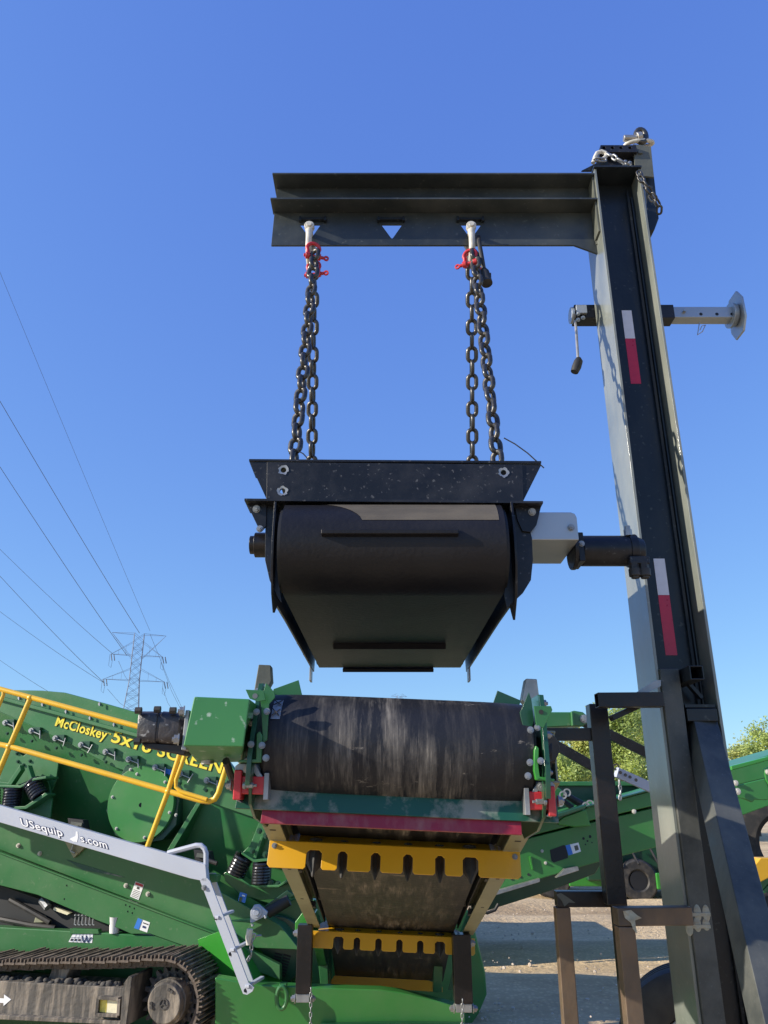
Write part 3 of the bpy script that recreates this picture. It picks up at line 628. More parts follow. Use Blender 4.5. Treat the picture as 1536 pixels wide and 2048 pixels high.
# flared front lip of the right guard and a thin one on the left
MB().plate([(1034, 1012), (1052, 1035), (1064, 1075), (1066, 1120), (1062, 1160), (1046, 1186), (1014, 1216), (1008, 1190), (1018, 1100), (1026, 1040)], 2.60, .006).build('guard_lip', 'blackpaint', G2, .001)
MB().plate([(531, 1008), (545, 1008), (562, 1062), (560, 1180), (563, 1205), (556, 1196), (539, 1160), (530, 1120)], 2.60, .006).build('guard_lip', 'blackpaint', G2, .001)
for x in (xw0-.044, xw1+.034):
    MB().bx(x, x+.010, 4.12, 4.20, 2.24, 2.31).build('hanger_tab', 'zinc', G2, .001)
mb = MB()
for x, sx in ((xw0-.04, -1), (xw1+.042, 1)):
    for yy in (3.6, 3.9): mb.bolt((x, yy, 2.34), (sx, 0, 0), .012)
mb.build('guard_bolt', 'zinc', G2)
for p_ in ([(541, 1008), (566, 1008), (560, 1040), (556, 1062)], [(1012, 1012), (1030, 1012), (1020, 1055), (1016, 1040)]):
    MB().plate(p_, 2.66, .006).build('drum_shield', 'zinc', G2)
mb = MB(); c = P(517, 1090, 2.68); mb.cyl(c + V((-.012, 0, 0)), c + V((.05, 0, 0)), .046, 24); mb.cyl(c + V((-.030, 0, 0)), c + V((-.012, 0, 0)), .034, 20); mb.build('bearing', 'rustdark', G2, .002)
# silver motor cover, drive motor
x0m, x1m = .485, .700; zmt, zmb = P(1100, 1024, 2.62).z, P(1100, 1080, 2.62).z
mb = MB(); mb.poly([(x0m, 2.62, zmt), (x1m-.02, 2.62, zmt), (x1m-.006, 2.62, zmt-.006), (x1m, 2.62, zmt-.02), (x1m, 2.62, zmb), (x0m, 2.62, zmb)], (0, .30, 0)); mc = mb.build('motor_cover', 'aluminium', G2, .004)
MB().bolt(P(1142, 1055, 2.619), (0, -1, 0), .010).build('cover_bolt', 'zinc', mc)
cy = 2.76; czm = P(1210, 1102, cy).z; rm = .080
mb = MB(); mb.cyl((x1m+.002, cy, czm), (x1m+.018, cy, czm), .072, 28).bx(x1m+.018, x1m+.04, cy-.056, cy+.056, czm-.056, czm+.056)
mb.cyl((x1m+.04, cy, czm), (.925, cy, czm), .058, 32).cyl((.915, cy, czm), (.945, cy, czm), .063, 32).cyl((.945, cy, czm), (.972, cy, czm), .056, 28, .045)
mb.bx(.90, .972, cy-.065, cy-.03, czm-.068, czm-.04); mo = mb.build('hydraulic_motor', 'blackpaint', G2, .003)
mb = MB()
for dx in (.917, .952): mb.piece().cyl((dx, cy-.05, czm-.060), (dx, cy-.05, czm-.085), .019, 6).cyl((dx, cy-.05, czm-.085), (dx, cy-.05, czm-.112), .022, 16).cyl((dx, cy-.05, czm-.112), (dx, cy-.05, czm-.120), .015, 12)
mb.build('hose_fitting', 'rubber', mo, .001)
mb = MB(); mb.piece().cyl((.915, cy-.03, czm+.050), (.915, cy-.03, czm+.074), .015, 6).cyl((.915, cy-.03, czm+.074), (.915, cy-.03, czm+.088), .011, 12); mb.bolt((x1m+.030, cy-.057, czm+.01), (0,-1,0), .009)
mb.build('plug_fitting', 'zinc', mo)
# ================================================================ DISCHARGE CONVEYOR (local frame: x across, y away and down, z up)
G3 = thing('discharge_conveyor', (.045, 4.2, .6), 'green framed conveyor seen head-on with a dusty black belt drum and yellow notched guards beneath', 'conveyor')
S = R(16.5); RO = R(2.6)
ay = V((0, math.cos(S), -math.sin(S))); ax = V((math.cos(RO), 0, -math.sin(RO))); ax = (ax - ay*ax.dot(ay)).normalized(); az = ax.cross(ay)
LM = Matrix(((ax.x, ay.x, az.x, .046), (ax.y, ay.y, az.y, 2.56), (ax.z, ay.z, az.z, 1.812), (0, 0, 0, 1)))
def Lc(x, y, z): return LM @ V((x, y, z))
W2 = .405; rD = .157
prof = [(-.0, rD)] + [(-rD*math.sin(R(a)), rD*math.cos(R(a))) for a in range(10, 171, 10)]
prof = [(y_, z_ - .012) for y_, z_ in prof]
prof += [(.0 + .02, -rD-.011), (.30, -.085), (.55, -.035), (.75, -.022), (2.0, -.022), (3.2, -.045), (4.32, -.205), (4.48, -.12), (4.45, .10), (2, .17), (.5, .17)]
mb = MB(); nx = 22; th = .012
def crown(x): return 1 - .035*abs(x/W2)**6
def inner(i):
    y, z = prof[i]; a, b = prof[i-1], prof[(i+1) % len(prof)]; t = V((b[0]-a[0], b[1]-a[1])).normalized(); return (y + t.y*th*-1, z + t.x*th) 
rows = []
for k in range(2):
    A = []
    for i in range(len(prof)):
        y, z = prof[i] if k == 0 else inner(i)
        row = []
        for j in range(nx+1):
            x = -W2 + 2*W2*j/nx; c = crown(x) if i < 18 else 1
            row.append(mb.bm.verts.new(Lc(x, y*c if i < 18 else y, z*c)))
        A.append(row)
    rows.append(A)
n = len(prof)
for A in rows:
    for i in range(n):
        for j in range(nx): mb.bm.faces.new((A[i][j], A[i][j+1], A[(i+1) % n][j+1], A[(i+1) % n][j]))
for j in (0, nx):
    for i in range(n): mb.bm.faces.new((rows[0][i][j], rows[0][(i+1) % n][j], rows[1][(i+1) % n][j], rows[1][i][j]))
cb = mb.build('conveyor_belt', 'belt', G3, sharp=60)
mb = MB(); mb.cyl(Lc(-W2-.01, 0, -.012), Lc(W2+.01, 0, -.012), rD-.02, 36); mb.build('head_drum', 'dark', G3)
# pale lap mark at the belt's left edge
mb = MB()
for k in range(5):
    a0, a1 = 52+k*6, 58+k*6
    p = [Lc(x, -(rD+.0015)*math.sin(R(a))*crown(x), (rD+.0015)*math.cos(R(a))*crown(x) - .012) for x, a in ((-W2+.012, a0), (-W2+.040, a0), (-W2+.040, a1), (-W2+.012, a1))]
    mb.poly(p, (0, -.0008, 0))
mk = mb.build('lap_marker', 'zinc', cb)
mb = MB()
for a0, a1 in ((56, 64), (70, 79)):
    for s_ in (0, 1):
        q = [Lc(x, -(rD+.004)*math.sin(R(a)), (rD+.004)*math.cos(R(a)) - .012) for x, a in ((-W2+.014, a0 if s_ else a1), (-W2+.038, a1 if s_ else a0))]
        mb.tube(q, .0018, 5)
mb.build('cross_mark', 'rubber', mk)
def lbox(x0, x1, y0, y1, z0, z1, name, m, parent=None, bev=.002, label=None):
    return MB().bx(x0, x1, y0, y1, z0, z1).xform(LM).build(name, m, parent or G3, bev, label=label)
# long frame rails with slots
for sx in (-1, 1):
    a, b = sorted((sx*.452, sx*.526))
    mb = MB(); mb.bx(a, b, .10, 3.12, -.065, -.057); mb.bx(min(sx*.514, sx*.522), max(sx*.514, sx*.522), .10, 3.12, -.0565, .10); mb.bx(a, b, .10, 3.12, .102, .110)
    rl = mb.xform(LM).build('frame_rail', 'olive', G3, .002)
    mb = MB()
    for yy, ww in ((.34, .010), (.38, .012), (.42, .008), (.70, .010), (.82, .012), (1.5, .008), (2.2, .008)): mb.bx(sx*.49-ww, sx*.49+ww, yy, yy+.012, -.0665, -.063)
    mb.xform(LM).build('slot', 'dark', rl)
    a, b = sorted((sx*.452, sx*.512))
    mb = MB(); mb.poly([(a, 3.14, -.085), (b, 3.14, -.085), (b, 4.45, -.245), (a, 4.45, -.245)], (0, .001, .008)); mb.poly([(min(sx*.506, sx*.514), y_, z_) for y_, z_ in ((3.14, -.075), (4.45, -.235), (4.45, .06), (3.14, .10))], (.008, 0, 0)); mb.xform(LM).build('lower_rail', 'green', G3, .002)
    # idler brackets and inner side skirt
    mb = MB(); mb.bx(min(sx*.430, sx*.436), max(sx*.430, sx*.436), .25, 3.2, -.02, .16)
    for yy in (1.55, 2.45): mb.bx(min(sx*.437, sx*.513), max(sx*.437, sx*.513), yy, yy+.05, -.06, -.03)
    mb.xform(LM).build('inner_skirt', 'dark', G3)
for yy in (.62, 1.6, 2.5):
    MB().cyl(Lc(-.425, yy, .032 if yy > .6 else .03), Lc(.425, yy, .032), .045, 20).build('return_roller', 'dark', G3)
# scraper assembly
mb = MB(); mb.bx(-.485, .485, -.022, -.014, -.222, -.150); mb.xform(LM).build('scraper_bar', 'teal', G3, .001)
mb = MB(); mb.piece().bx(-.405, .375, -.010, .000, -.258, -.21); mb.piece().bx(-.37, .37, -.030, -.0225, -.158, -.132)
mb.xform(LM).build('scraper_blade', 'redblade', G3, .001)
# red slide tubes with silver angle brackets at both ends of the scraper
for sx, (p_, q_) in ((-1, ((479, 1570), (533, 1571))), (1, ((1049, 1601), (1099, 1602)))):
    a, b = P(*p_, 2.46), P(*q_, 2.46)
    mb = MB(); mb.bar(a, b, .052, .052)
    fl = a if sx < 0 else b
    mb.bar(fl + V((-sx*.012, 0, 0)), fl + V((sx*.012, 0, 0)), .085, .07)
    rt = mb.build('scraper_clamp', 'red', G3, .004)
    e = b if sx < 0 else a
    MB().bx(e.x-.004, e.x+.010 , 2.43, 2.49, e.z-.040, e.z+.035).build('clamp_end_plate', 'zinc', rt, .001)
    MB().bolt(fl + V((-sx*.020, -.045, -.002)), (sx*-1, -.2, 0), .008, .03).bolt(fl + V((sx*.022, -.01, .0)), (sx, 0, 0), .013).build('clamp_bolt', 'zinc', rt)
for sx, o in ((-1, [(470, 1533), (477, 1527), (512, 1528), (520, 1545), (532, 1562), (518, 1562), (508, 1546), (482, 1545), (478, 1600), (484, 1606), (474, 1602), (468, 1590)]),
              (1, [(1110, 1570), (1104, 1564), (1076, 1563), (1060, 1590), (1050, 1600), (1062, 1600), (1080, 1578), (1100, 1580), (1100, 1622), (1092, 1632), (1103, 1635), (1109, 1625)])):
    MB().plate(o, 2.435, .05).build('angle_bracket', 'zinc', G3, .002)
    MB().bolt(P(496 if sx < 0 else 1082, 1538 if sx < 0 else 1573, 2.434), (0, -1, -.3), .011).build('bracket_bolt', 'zinc', G3)
# head side plates
for sx in (-1, 1):
    x = sx*.430
    o = [(-.165, .08), (-.14, .13), (-.03, .165), (.30, .165), (.42, .12), (.42, -.10), (.30, -.19), (.05, -.23), (-.06, -.22), (-.15, -.14)]
    a = x if sx > 0 else x - .010
    mb = MB(); mb.poly([(a, y_, z_) for y_, z_ in o], (.010, 0, 0)); mb.xform(LM); sp_ = mb.build('head_side_plate', 'greendark', G3, .002)
    mb = MB()
    for yy, zz in ((-.12, .11), (-.14, .0), (-.10, -.10), (.08, .13)):
        mb.bolt(Lc(x + sx*.012, yy, zz), ax*sx, .011, .016)
    mb.build('plate_bolt', 'zinc', sp_)
    mb = MB(); mb.cyl(Lc(x, 0, 0), Lc(x + sx*.05, 0, 0), .055, 28); mb.cyl(Lc(x + sx*.05, 0, 0), Lc(x + sx*.065, 0, 0), .035, 20); mb.build('bearing_housing', 'dark', G3, .003)
    # front flange strip of the side plate
    o2 = [(-.172, .06), (-.162, .12), (-.15, .12), (-.160, .06), (-.160, -.10), (-.13, -.18), (-.14, -.19), (-.172, -.11)]
    MB().poly([(min(x, x+sx*.014), y_, z_) for y_, z_ in o2], (.014, 0, 0)).xform(LM).build('front_flange', 'greendark', G3, .001)
gd = 'greendark'
MB().plate([(491, 1379), (527, 1381), (531, 1400), (516, 1403), (499, 1397)], 2.36, .008).build('top_tab', 'green', G3, .001)
MB().cyl(P(510, 1392, 2.358), P(510, 1392, 2.362), .008, 12).build('tab_bolt', 'zinc', G3)
MB().plate([(519, 1378), (527, 1383), (532, 1365), (549, 1385), (550, 1395), (538, 1408), (534, 1480), (526, 1485), (522, 1410)], 2.40, .010).build('side_gusset', 'green', G3, .001)
MB().plate([(547, 1378), (597, 1360), (605, 1394), (558, 1397), (540, 1410)], 2.62, .008).build('deflector_flap', 'green', G3, .001)
MB().plate([(508, 1383), (517, 1329), (541, 1330), (543, 1362), (530, 1385)], 2.95, .06).build('upright_post', 'mastdusty', G3, .003)
MB().plate([(513, 1468), (519, 1462), (524, 1470), (522, 1525), (475, 1525), (478, 1520), (512, 1518)], 2.38, .02).build('lower_lip', 'green', G3, .002)
MB().plate([(1044, 1400), (1052, 1357), (1074, 1358), (1081, 1412), (1070, 1430)], 2.95, .06).build('upright_post', 'steel', G3, .003)
MB().plate([(995, 1381), (1042, 1401), (1034, 1424), (984, 1413)], 2.62, .008).build('deflector_flap', 'greendark', G3, .001)
MB().plate([(1040, 1425), (1058, 1384), (1063, 1400), (1068, 1440), (1060, 1470), (1050, 1470)], 2.42, .010).build('side_gusset', 'greendark', G3, .001)
MB().plate([(1068, 1412), (1102, 1412), (1105, 1420), (1087, 1456), (1073, 1452)], 2.36, .008).build('top_tab', 'green', G3, .001)
MB().cyl(P(1082, 1424, 2.358), P(1082, 1424, 2.362), .007, 12).build('tab_hole', 'dark', G3)
MB().plate([(1069, 1500), (1072, 1491), (1078, 1496), (1077, 1530), (1080, 1553), (1110, 1558), (1108, 1563), (1072, 1560), (1068, 1540)], 2.38, .02).build('lower_lip', 'greenbright', G3, .002)
mb = MB(); mb.cyl(P(1088, 1495, 2.52), P(1096, 1495, 2.5), .045, 20); mb.build('grease_cap', 'rubber', G3, .004)
mb = MB()
for u, v in ((1075, 1455), (1081, 1522), (1060, 1525), (1056, 1552), (1061, 1460), (513, 1424), (534, 1423), (502, 1489), (524, 1491), (532, 1516)): mb.bolt(P(u, v, 2.37), (0, -1, .1), .008, .010)
mb.build('head_bolt', 'zinc', G3)
# yellow notched guards
def yguard(y, x0, x1, ztop, zbot, notch, lip, lipx):
    zs = zbot + (ztop-zbot)*.72; o = [(x0, ztop), (x1, ztop), (x1, zbot+.012), (x1-.012, zbot)]
    for c, hw in reversed(notch):
        for a in (c+hw, ): o += [(a+.008, zbot), (a, zbot+.008), (a, zs-.012), (a-.012, zs)]
        a = c-hw; o += [(a+.012, zs), (a, zs-.012), (a, zbot+.008), (a-.008, zbot)]
    o += [(x0+.012, zbot), (x0, zbot+.012)]
    mb = MB(); mb.poly([(a, y, b) for a, b in o], (0, .006, 0))
    mb.poly([(x0+lipx, y+.003, ztop-.002), (x1-lipx, y+.003, ztop-.002), (x1-lipx, y+lip*.75, ztop+lip*.3), (x1-lipx-.09, y+lip, ztop+lip*.55), (x0+lipx+.05, y+lip, ztop+lip*.55), (x0+lipx, y+lip*.75, ztop+lip*.35)], (0, .002, .005))
    g = mb.xform(LM).build('roller_guard', 'yellow', G3, .0015)
    MB().bolt(Lc(x0+.022, y, ztop-.02), -ay, .009).bolt(Lc(x1-.022, y, ztop-.02), -ay, .009).build('guard_bolt', 'zinc', g)
    # dark idler discs hanging in the notches
    for c, hw in notch:
        MB().tube([Lc(c, y+.05, ztop+.02), Lc(c, y+.04, zbot+.03), Lc(c, y+.02, zbot-.008), Lc(c, y+.012, zbot-.026)], [.022 if hw < .03 else .034, .02 if hw < .03 else .034, .010, .003], 8).build('roller_disc', 'rubber', G3)
nt_ = [(-.33, .032), (-.212, .020), (-.075, .020), (.058, .020), (.19, .020), (.315, .032)]
yguard(.98, -.520, .520, -.068, -.172, nt_, .11, .07)
yguard(3.13, -.545, .535, -.082, -.178, nt_, .16, .08)
mb = MB(); o = [(-.43, -.235), (-.41, -.205), (.30, -.205), (.40, -.24), (.40, -.275), (-.43, -.27)]; mb.poly([(a, 4.30, b) for a, b in o], (0, .006, 0)).xform(LM).build('roller_guard', 'yellow', G3, .001)
# hydraulic/electric head motor and green gearbox cover on the left
a0, a1 = 2.28, .34
cv = [P(u, v, a0) for u, v in ((388, 1393), (500, 1398), (487, 1494), (366, 1492))]
tp = V((0, a1, 0)); bt_ = [P(u, v, a0+.10) for u, v in ((487, 1523), (395, 1528))]
mb = MB(); bm = mb.bm
yb3 = a0 + .26
TL, TR, BR, BL = cv
TLb, TRb = TL + V((0, .26, 0)), TR + V((0, .26, 0))
BLb = P(396, 1527, yb3); BRb = P(483, 1524, yb3)
vv = [bm.verts.new(p) for p in (TL, TR, BR, BL, TLb, TRb, BRb, BLb)]
for f in ((0,1,2,3), (4,7,6,5), (0,4,5,1), (3,2,6,7), (0,3,7,4), (1,5,6,2)): bm.faces.new([vv[i] for i in f])
gc = mb.build('gearbox_cover', 'greenchip', G3, .004)
MB().cyl(P(415, 1520, yb3-.03), P(415, 1528, yb3-.03), .02, 14).build('drain_plug', 'steel', gc)
mb = MB(); mb.plate([(371, 1420), (379, 1420), (372, 1500), (362, 1500)], a0+.02, .16); mb.build('mounting_flange', 'zinc', gc, .002)
mb = MB()
for u, v in ((369, 1423), (358, 1479)): mb.bolt(P(u, v, a0+.02), (-1, -.3, 0), .013)
mb.build('flange_bolt', 'zinc', gc)
# motor body: rounded ribbed housing
mb = MB(); yq = a0 + .03
secs = [((273, 1420), (268, 1482)), ((277, 1419), (272, 1484)), ((312, 1419), (304, 1485)), ((314, 1421), (306, 1483)), ((318, 1421), (310, 1483)), ((320, 1419), (312, 1485)), ((346, 1421), (340, 1487)), ((356, 1424), (350, 1487)), ((364, 1433), (358, 1476)), ((372, 1434), (367, 1474))]
prev = None; first = None
for (t_, b_) in secs:
    pt, pb = P(*t_, yq), P(*b_, yq); hgt = pt.z - pb.z; cz = (pt.z+pb.z)/2; cx = (pt.x+pb.x)/2; sk = (pt.x-pb.x); ring_ = []
    for k in range(24):
        a = 2*math.pi*k/24; ex = abs(math.cos(a))**.42*(1 if math.cos(a) >= 0 else -1); ez = abs(math.sin(a))**.42*(1 if math.sin(a) >= 0 else -1)
        ring_.append(mb.bm.verts.new((cx + sk*.5*ez, yq + .075 - .075*ex*(hgt/.12), cz + hgt/2*ez)))
    if prev:
        for k in range(24): mb.bm.faces.new((prev[k], prev[(k+1) % 24], ring_[(k+1) % 24], ring_[k]))
    else: first = ring_
    prev = ring_
mb.bm.faces.new(first); mb.bm.faces.new(prev)
hm = mb.build('drive_motor', mat('motor_casting', (.030,.030,.036), .38, var=.3, dust=.45, dustcol=(.12,.09,.07), dscale=9, bump=.5, bscale=30, speck=.5, speckcol=(.5,.5,.5), sscale=60), G3, sharp=28)
mb = MB(); mb.plate([(280, 1484), (362, 1489), (372, 1502), (368, 1512), (352, 1508), (290, 1496)], yq+.04, .08); mb.build('motor_foot', 'rustdark', hm, .004)
mb = MB()
for u, v in ((274, 1421), (272, 1483), (312, 1419), (343, 1421)): mb.cyl(P(u-3, v, yq+.01), P(u+9, v, yq+.01), .010, 10)
mb.build('through_bolt', 'rubber', hm)
MB().tube([P(452, 1522, 2.45), P(458, 1540, 2.5), P(466, 1562, 2.55), P(470, 1580, 2.62)], .012, 8).build('hose', 'rubber', G3)
# folded support legs with steel shoes
for u0, u1, vt, vm, vb, Yl in ((593, 626, 1868, 1988, 2006, 5.42), (904, 944, 1888, 2008, 2026, 5.36)):
    pt, pb = P((u0+u1)/2, vt, Yl), P((u0+u1)/2, vm, Yl); wd = (P(u1, vm, Yl) - P(u0, vm, Yl)).length*.92
    lg = MB().bx(pt.x-wd/2, pt.x+wd/2, Yl, Yl+wd, pb.z, pt.z+.05).build('support_leg', 'rustdark', G3, .004)
    MB().bx(pt.x-wd/2+.006, pt.x+wd/2-.006, Yl+.006, Yl+wd-.006, P(600, vb, Yl).z, pb.z-.001).build('leg_shoe', 'zinc', lg, .003)
    MB().bolt((pt.x-wd/2, Yl+.03, pb.z-.03), (-1, 0, 0), .02).bolt((pt.x+wd/2, Yl+.03, pb.z-.03), (1, 0, 0), .02).bolt((pt.x-(wd/2 if u0 < 700 else -wd/2), Yl+.03, pt.z), (-1 if u0 < 700 else 1, 0, 0), .02).build('leg_bolt', 'zinc', lg)
LT = link_mesh('thin_link', .034, .020, .0035, 'zinc', 6)
chain([P(622, 1975, 5.40), P(621, 2075, 5.40)], .026, LT, 'thin bright chain hanging from the left folded conveyor leg', name='leg_chain', seed=1, group='thin chains on the folded legs')
chain([P(925, 1998, 5.34), P(924, 2075, 5.34)], .026, LT, 'thin bright chain hanging from the right folded conveyor leg', name='leg_chain', seed=2, group='thin chains on the folded legs')
# ================================================================ TRACKED SCREENER (left); its long side is turned a little towards the sun
YAW = R(11.8); nb = V((math.sin(YAW), math.cos(YAW), 0)); hx = V((math.cos(YAW), -math.sin(YAW), 0)); ZZ = V((0, 0, 1))
def Q(u, v, d):                        # point on the machine's vertical plane that passes x=-1.5, y=d
    r_ = ray(u, v); p0 = V((-1.5, d, CAMZ)); c = V((0, 0, CAMZ)); return c + r_*((p0 - c).dot(nb)/r_.dot(nb))
def qp(mb, px, d, th=.01): return mb.poly([Q(u, v, d) for u, v in px], nb*th)
SC = thing('tracked_screener', (-2.2, 6.8, 0), 'large green tracked screening machine with yellow handrails, grey walkway and muddy crawler track', 'screening machine')
dS = 6.75
mb = qp(MB(), [(-260, 1372), (30, 1380), (84, 1381), (129, 1385), (207, 1406), (271, 1424), (372, 1452), (440, 1500), (470, 1540), (520, 1610), (540, 1650), (524, 1640), (422, 1605), (330, 1567), (221, 1532), (120, 1478), (0, 1426), (-260, 1330)][:-1] + [(-260, 1320)], dS, .3)
mb.bm.free(); mb = qp(MB(), [(-260, 1372), (30, 1380), (84, 1381), (129, 1385), (207, 1406), (271, 1424), (372, 1452), (440, 1500), (470, 1540), (520, 1610), (548, 1652), (524, 1641), (422, 1606), (330, 1568), (221, 1532), (120, 1478), (0, 1427), (-60, 1402), (-260, 1400)], dS, .05)
scr = mb.build('screen_box', 'green', SC, .006)
lo_ = [(-260, 1398), (-60, 1400), (0, 1424), (120, 1475), (221, 1529), (330, 1565), (422, 1603), (548, 1650)]; hi_ = [(590, 1740), (600, 1800), (440, 1850), (230, 1800), (-260, 1660)]
A_, B_, N_ = Q(-260, 1400, dS+.052), Q(548, 1650, dS+.052), None
sl = (B_ - A_).normalized(); n_ = sl.cross(ZZ).normalized(); n_ = n_ if n_.y < 0 else -n_; dn = sl.cross(n_); dn = dn if dn.z < 0 else -dn
pn = (n_*math.cos(R(16)) + dn*math.sin(R(16))).normalized()          # lower side leans inward towards its bottom
def S2(u, v):
    r_ = ray(u, v); c_ = V((0, 0, CAMZ)); return c_ + r_*((A_ - c_).dot(pn)/r_.dot(pn))
MB().poly([S2(*q_) for q_ in lo_ + hi_], nb*.2).build('lower_side', 'green', SC, .004)
# folded top lip
mb = MB(); a, b, c, d_ = Q(-100, 1364, dS-.001), Q(300, 1473, dS-.001), Q(300, 1481, dS-.001), Q(-100, 1372, dS-.001)
mb.poly([a, b, c, d_], -nb*.05); mb.build('stiffening_lip', 'green', scr, .006)
# weld seams / doubler plates
qp(MB(), [(46, 1512), (66, 1500), (118, 1516), (112, 1560), (96, 1600), (60, 1640), (-60, 1640), (-60, 1470), (10, 1490)], dS-.02, .018).build('doubler_plate', 'green', scr, .003)
qp(MB(), [(396, 1600), (404, 1602), (346, 1700), (334, 1700)], dS-.015, .20).build('seam_strip', 'green', scr, .003)
mb = MB(); cc = Q(283, 1607, dS-.03)
def qcyl(mb, c, r, t, n=40, m2='cyl'):
    return mb.cyl(c + nb*.30, c - nb*t, r, n)
rdisc = (Q(348, 1607, dS) - Q(217, 1607, dS)).length/2
qcyl(mb, cc, rdisc, .02, 56); dc = mb.build('round_cover', 'greenmid', SC, .003)
qp(MB(), [(238, 1560), (250, 1532), (258, 1529), (300, 1540), (335, 1565), (358, 1598), (352, 1650), (325, 1680), (270, 1690), (230, 1670), (212, 1620)], dS-.012, .26).build('cover_flange', 'greendark', SC, .003)
mb = MB()
for u, v in ((274, 1548), (330, 1564), (352, 1630), (289, 1675), (233, 1657), (225, 1594), (261, 1539), (339, 1625)): mb.bolt(Q(u, v, dS-.051), -nb, .010)
mb.build('cover_bolt', 'zincpale', dc)
MB().cyl(Q(282, 1610, dS-.0505), Q(282, 1610, dS-.0515), .018, 16).build('centre_hole', 'dark', dc)
# screen tensioners
PR0 = random.Random(31)
for u, v in ((22, 1446), (74, 1462), (122, 1477), (173, 1490), (222, 1504), (268, 1519), (321, 1535), (371, 1548), (424, 1561)):
    c = Q(u, v, dS-.01); mb = MB(); mb.box(c, (.09, .05, .06), Matrix.Rotation(-YAW, 3, 'Z')); te = mb.build('screen_tensioner', 'greendark', SC, .004)
    c = c - hx*.03; mb = MB(); mb.cyl(c - nb*.026, c - nb*.045, .024, 14).cyl(c - nb*.045, c - nb*.062, .015, 6)
    kx = PR0.uniform(-.3, .9); e = c + hx*.10 - ZZ*.035 - nb*.05; mb.tube([c - nb*.045, e], .0045, 7); mb.tube([e + ZZ*.035 + hx*.035*kx, e - ZZ*.035 - hx*.035*kx], .0045, 7); mb.build('tension_bolt', 'zinc', te)
mb = MB()
for u, v in ((15, 1467), (64, 1482), (113, 1496), (163, 1510), (212, 1524), (36, 1523), (34, 1507), (60, 1522), (47, 1530), (360, 1567), (413, 1581)): mb.bolt(Q(u, v, dS-.02), -nb, .012)
mb.build('body_bolt', 'greendark', scr)
mb = MB()
for u, v in ((38, 1396), (85, 1409), (132, 1423), (180, 1436), (228, 1449), (199, 1408)): mb.bolt(Q(u, v, dS-.002), -nb, .010).cyl(Q(u, v-4, dS-.03), Q(u, v+4, dS-.03), .006, 6)
mb.build('lip_bolt', 'zinc', scr)
# lettering
def tline(u0, v0, u1, v1, hpx, txt, d, parent, m='signyellow', ms='textshadow', sh=.22, bold=.02, gr=.035, ldir=None):
    a, b = Q(u0, v0, d), Q(u1, v1, d); up = Q(u0 + (0 if not ldir else ldir), v0 - hpx, d) - a
    e = text_part(txt, 'lettering_edge', ms, parent, a, b, up, .001, sh, bold, grow=gr, push=-nb*.001)
    t = text_part(txt, 'lettering', m, parent, a, b, up, .001, sh, bold, push=-nb*.004); return t
lp = qp(MB(), [(105, 1425), (460, 1535), (460, 1560), (105, 1462)], dS-.002, .0015)
lp.bm.free()
tline(110, 1451, 214, 1480, 20, 'McCloskey', dS-.002, scr, ldir=3)
text_part('TM', 'lettering', 'signyellow', scr, Q(216, 1468, dS-.002), Q(222, 1470, dS-.002), Q(216, 1465, dS-.002)-Q(216, 1468, dS-.002), .001, 0, .01)
tline(222, 1483, 302, 1507, 26, '5x16', dS-.002, scr, ldir=3)
tline(314, 1511, 447, 1548, 26, 'SCREEN', dS-.002, scr, ldir=3)
qp(MB(), [(328, 1536), (350, 1542), (348, 1552), (326, 1545)], dS-.004, .003).build('sticker', 'blue', scr)
# spring groups
def springs(tops, brk_lo, brk_up, lst):
    for o_, nm in ((brk_up, 'spring_mount'), (brk_lo, 'spring_seat')):
        for (px, d, th) in o_: qp(MB(), px, d, th).build(nm, 'green', SC, .004)
    for (u0, v0, u1, v1, rr_, d, tn) in lst:
        MB().helix(Q(u0, v0, d), Q(u1, v1, d), rr_, .014, tn, 8).build('coil_spring', 'springs', SC)
dq = 6.55
springs(None, [([(447, 1748), (457, 1738), (500, 1768), (505, 1774), (560, 1772), (600, 1745), (600, 1795), (520, 1800), (480, 1790), (450, 1762)], dq+.08, .02), ([(457, 1738), (500, 1770), (556, 1770), (596, 1746), (598, 1750), (557, 1775), (499, 1775), (455, 1743)], dq-.05, .12)],
        [([(520, 1640), (548, 1668), (545, 1716), (508, 1722), (484, 1706), (500, 1690)], dq+.06, .02), ([(484, 1704), (507, 1719), (547, 1716), (548, 1721), (507, 1725), (482, 1708)], dq-.06, .12), ([(522, 1672), (527, 1672), (512, 1718), (505, 1718)], dq-.01, .07)],
        [(489, 1712, 470, 1750, .062, dq, 6.5), (525, 1724, 522, 1768, .062, dq, 7.5)])
springs(None, [([(18, 1618), (62, 1608), (92, 1588), (104, 1600), (100, 1636), (60, 1645), (18, 1640)], dq+.05, .02), ([(-30, 1616), (50, 1612), (90, 1585), (96, 1589), (52, 1618), (-30, 1622)], dq-.05, .12)],
        [([(-30, 1560), (40, 1568), (66, 1556), (90, 1551), (98, 1570), (104, 1600), (60, 1620), (-30, 1610)], dq+.13, .02), ([(-30, 1569), (40, 1571), (68, 1556), (92, 1552), (92, 1557), (68, 1561), (40, 1576), (-30, 1574)], dq-.06, .18), ([(40, 1530), (14, 1568), (22, 1570), (42, 1540)], dq+.05, .06), ([(56, 1530), (64, 1556), (58, 1560), (53, 1538)], dq+.05, .06)],
        [(27, 1575, 22, 1614, .062, dq, 7), (62, 1562, 78, 1592, .062, dq, 6), (-18, 1575, -18, 1614, .062, dq, 7)])
mb = MB()
for u, v in ((519, 1662), (532, 1671), (505, 1702), (531, 1709), (541, 1766), (556, 1768)): mb.bolt(Q(u, v, dq-.01), -nb, .018)
mb.build('mount_bolt', 'greendark', SC)
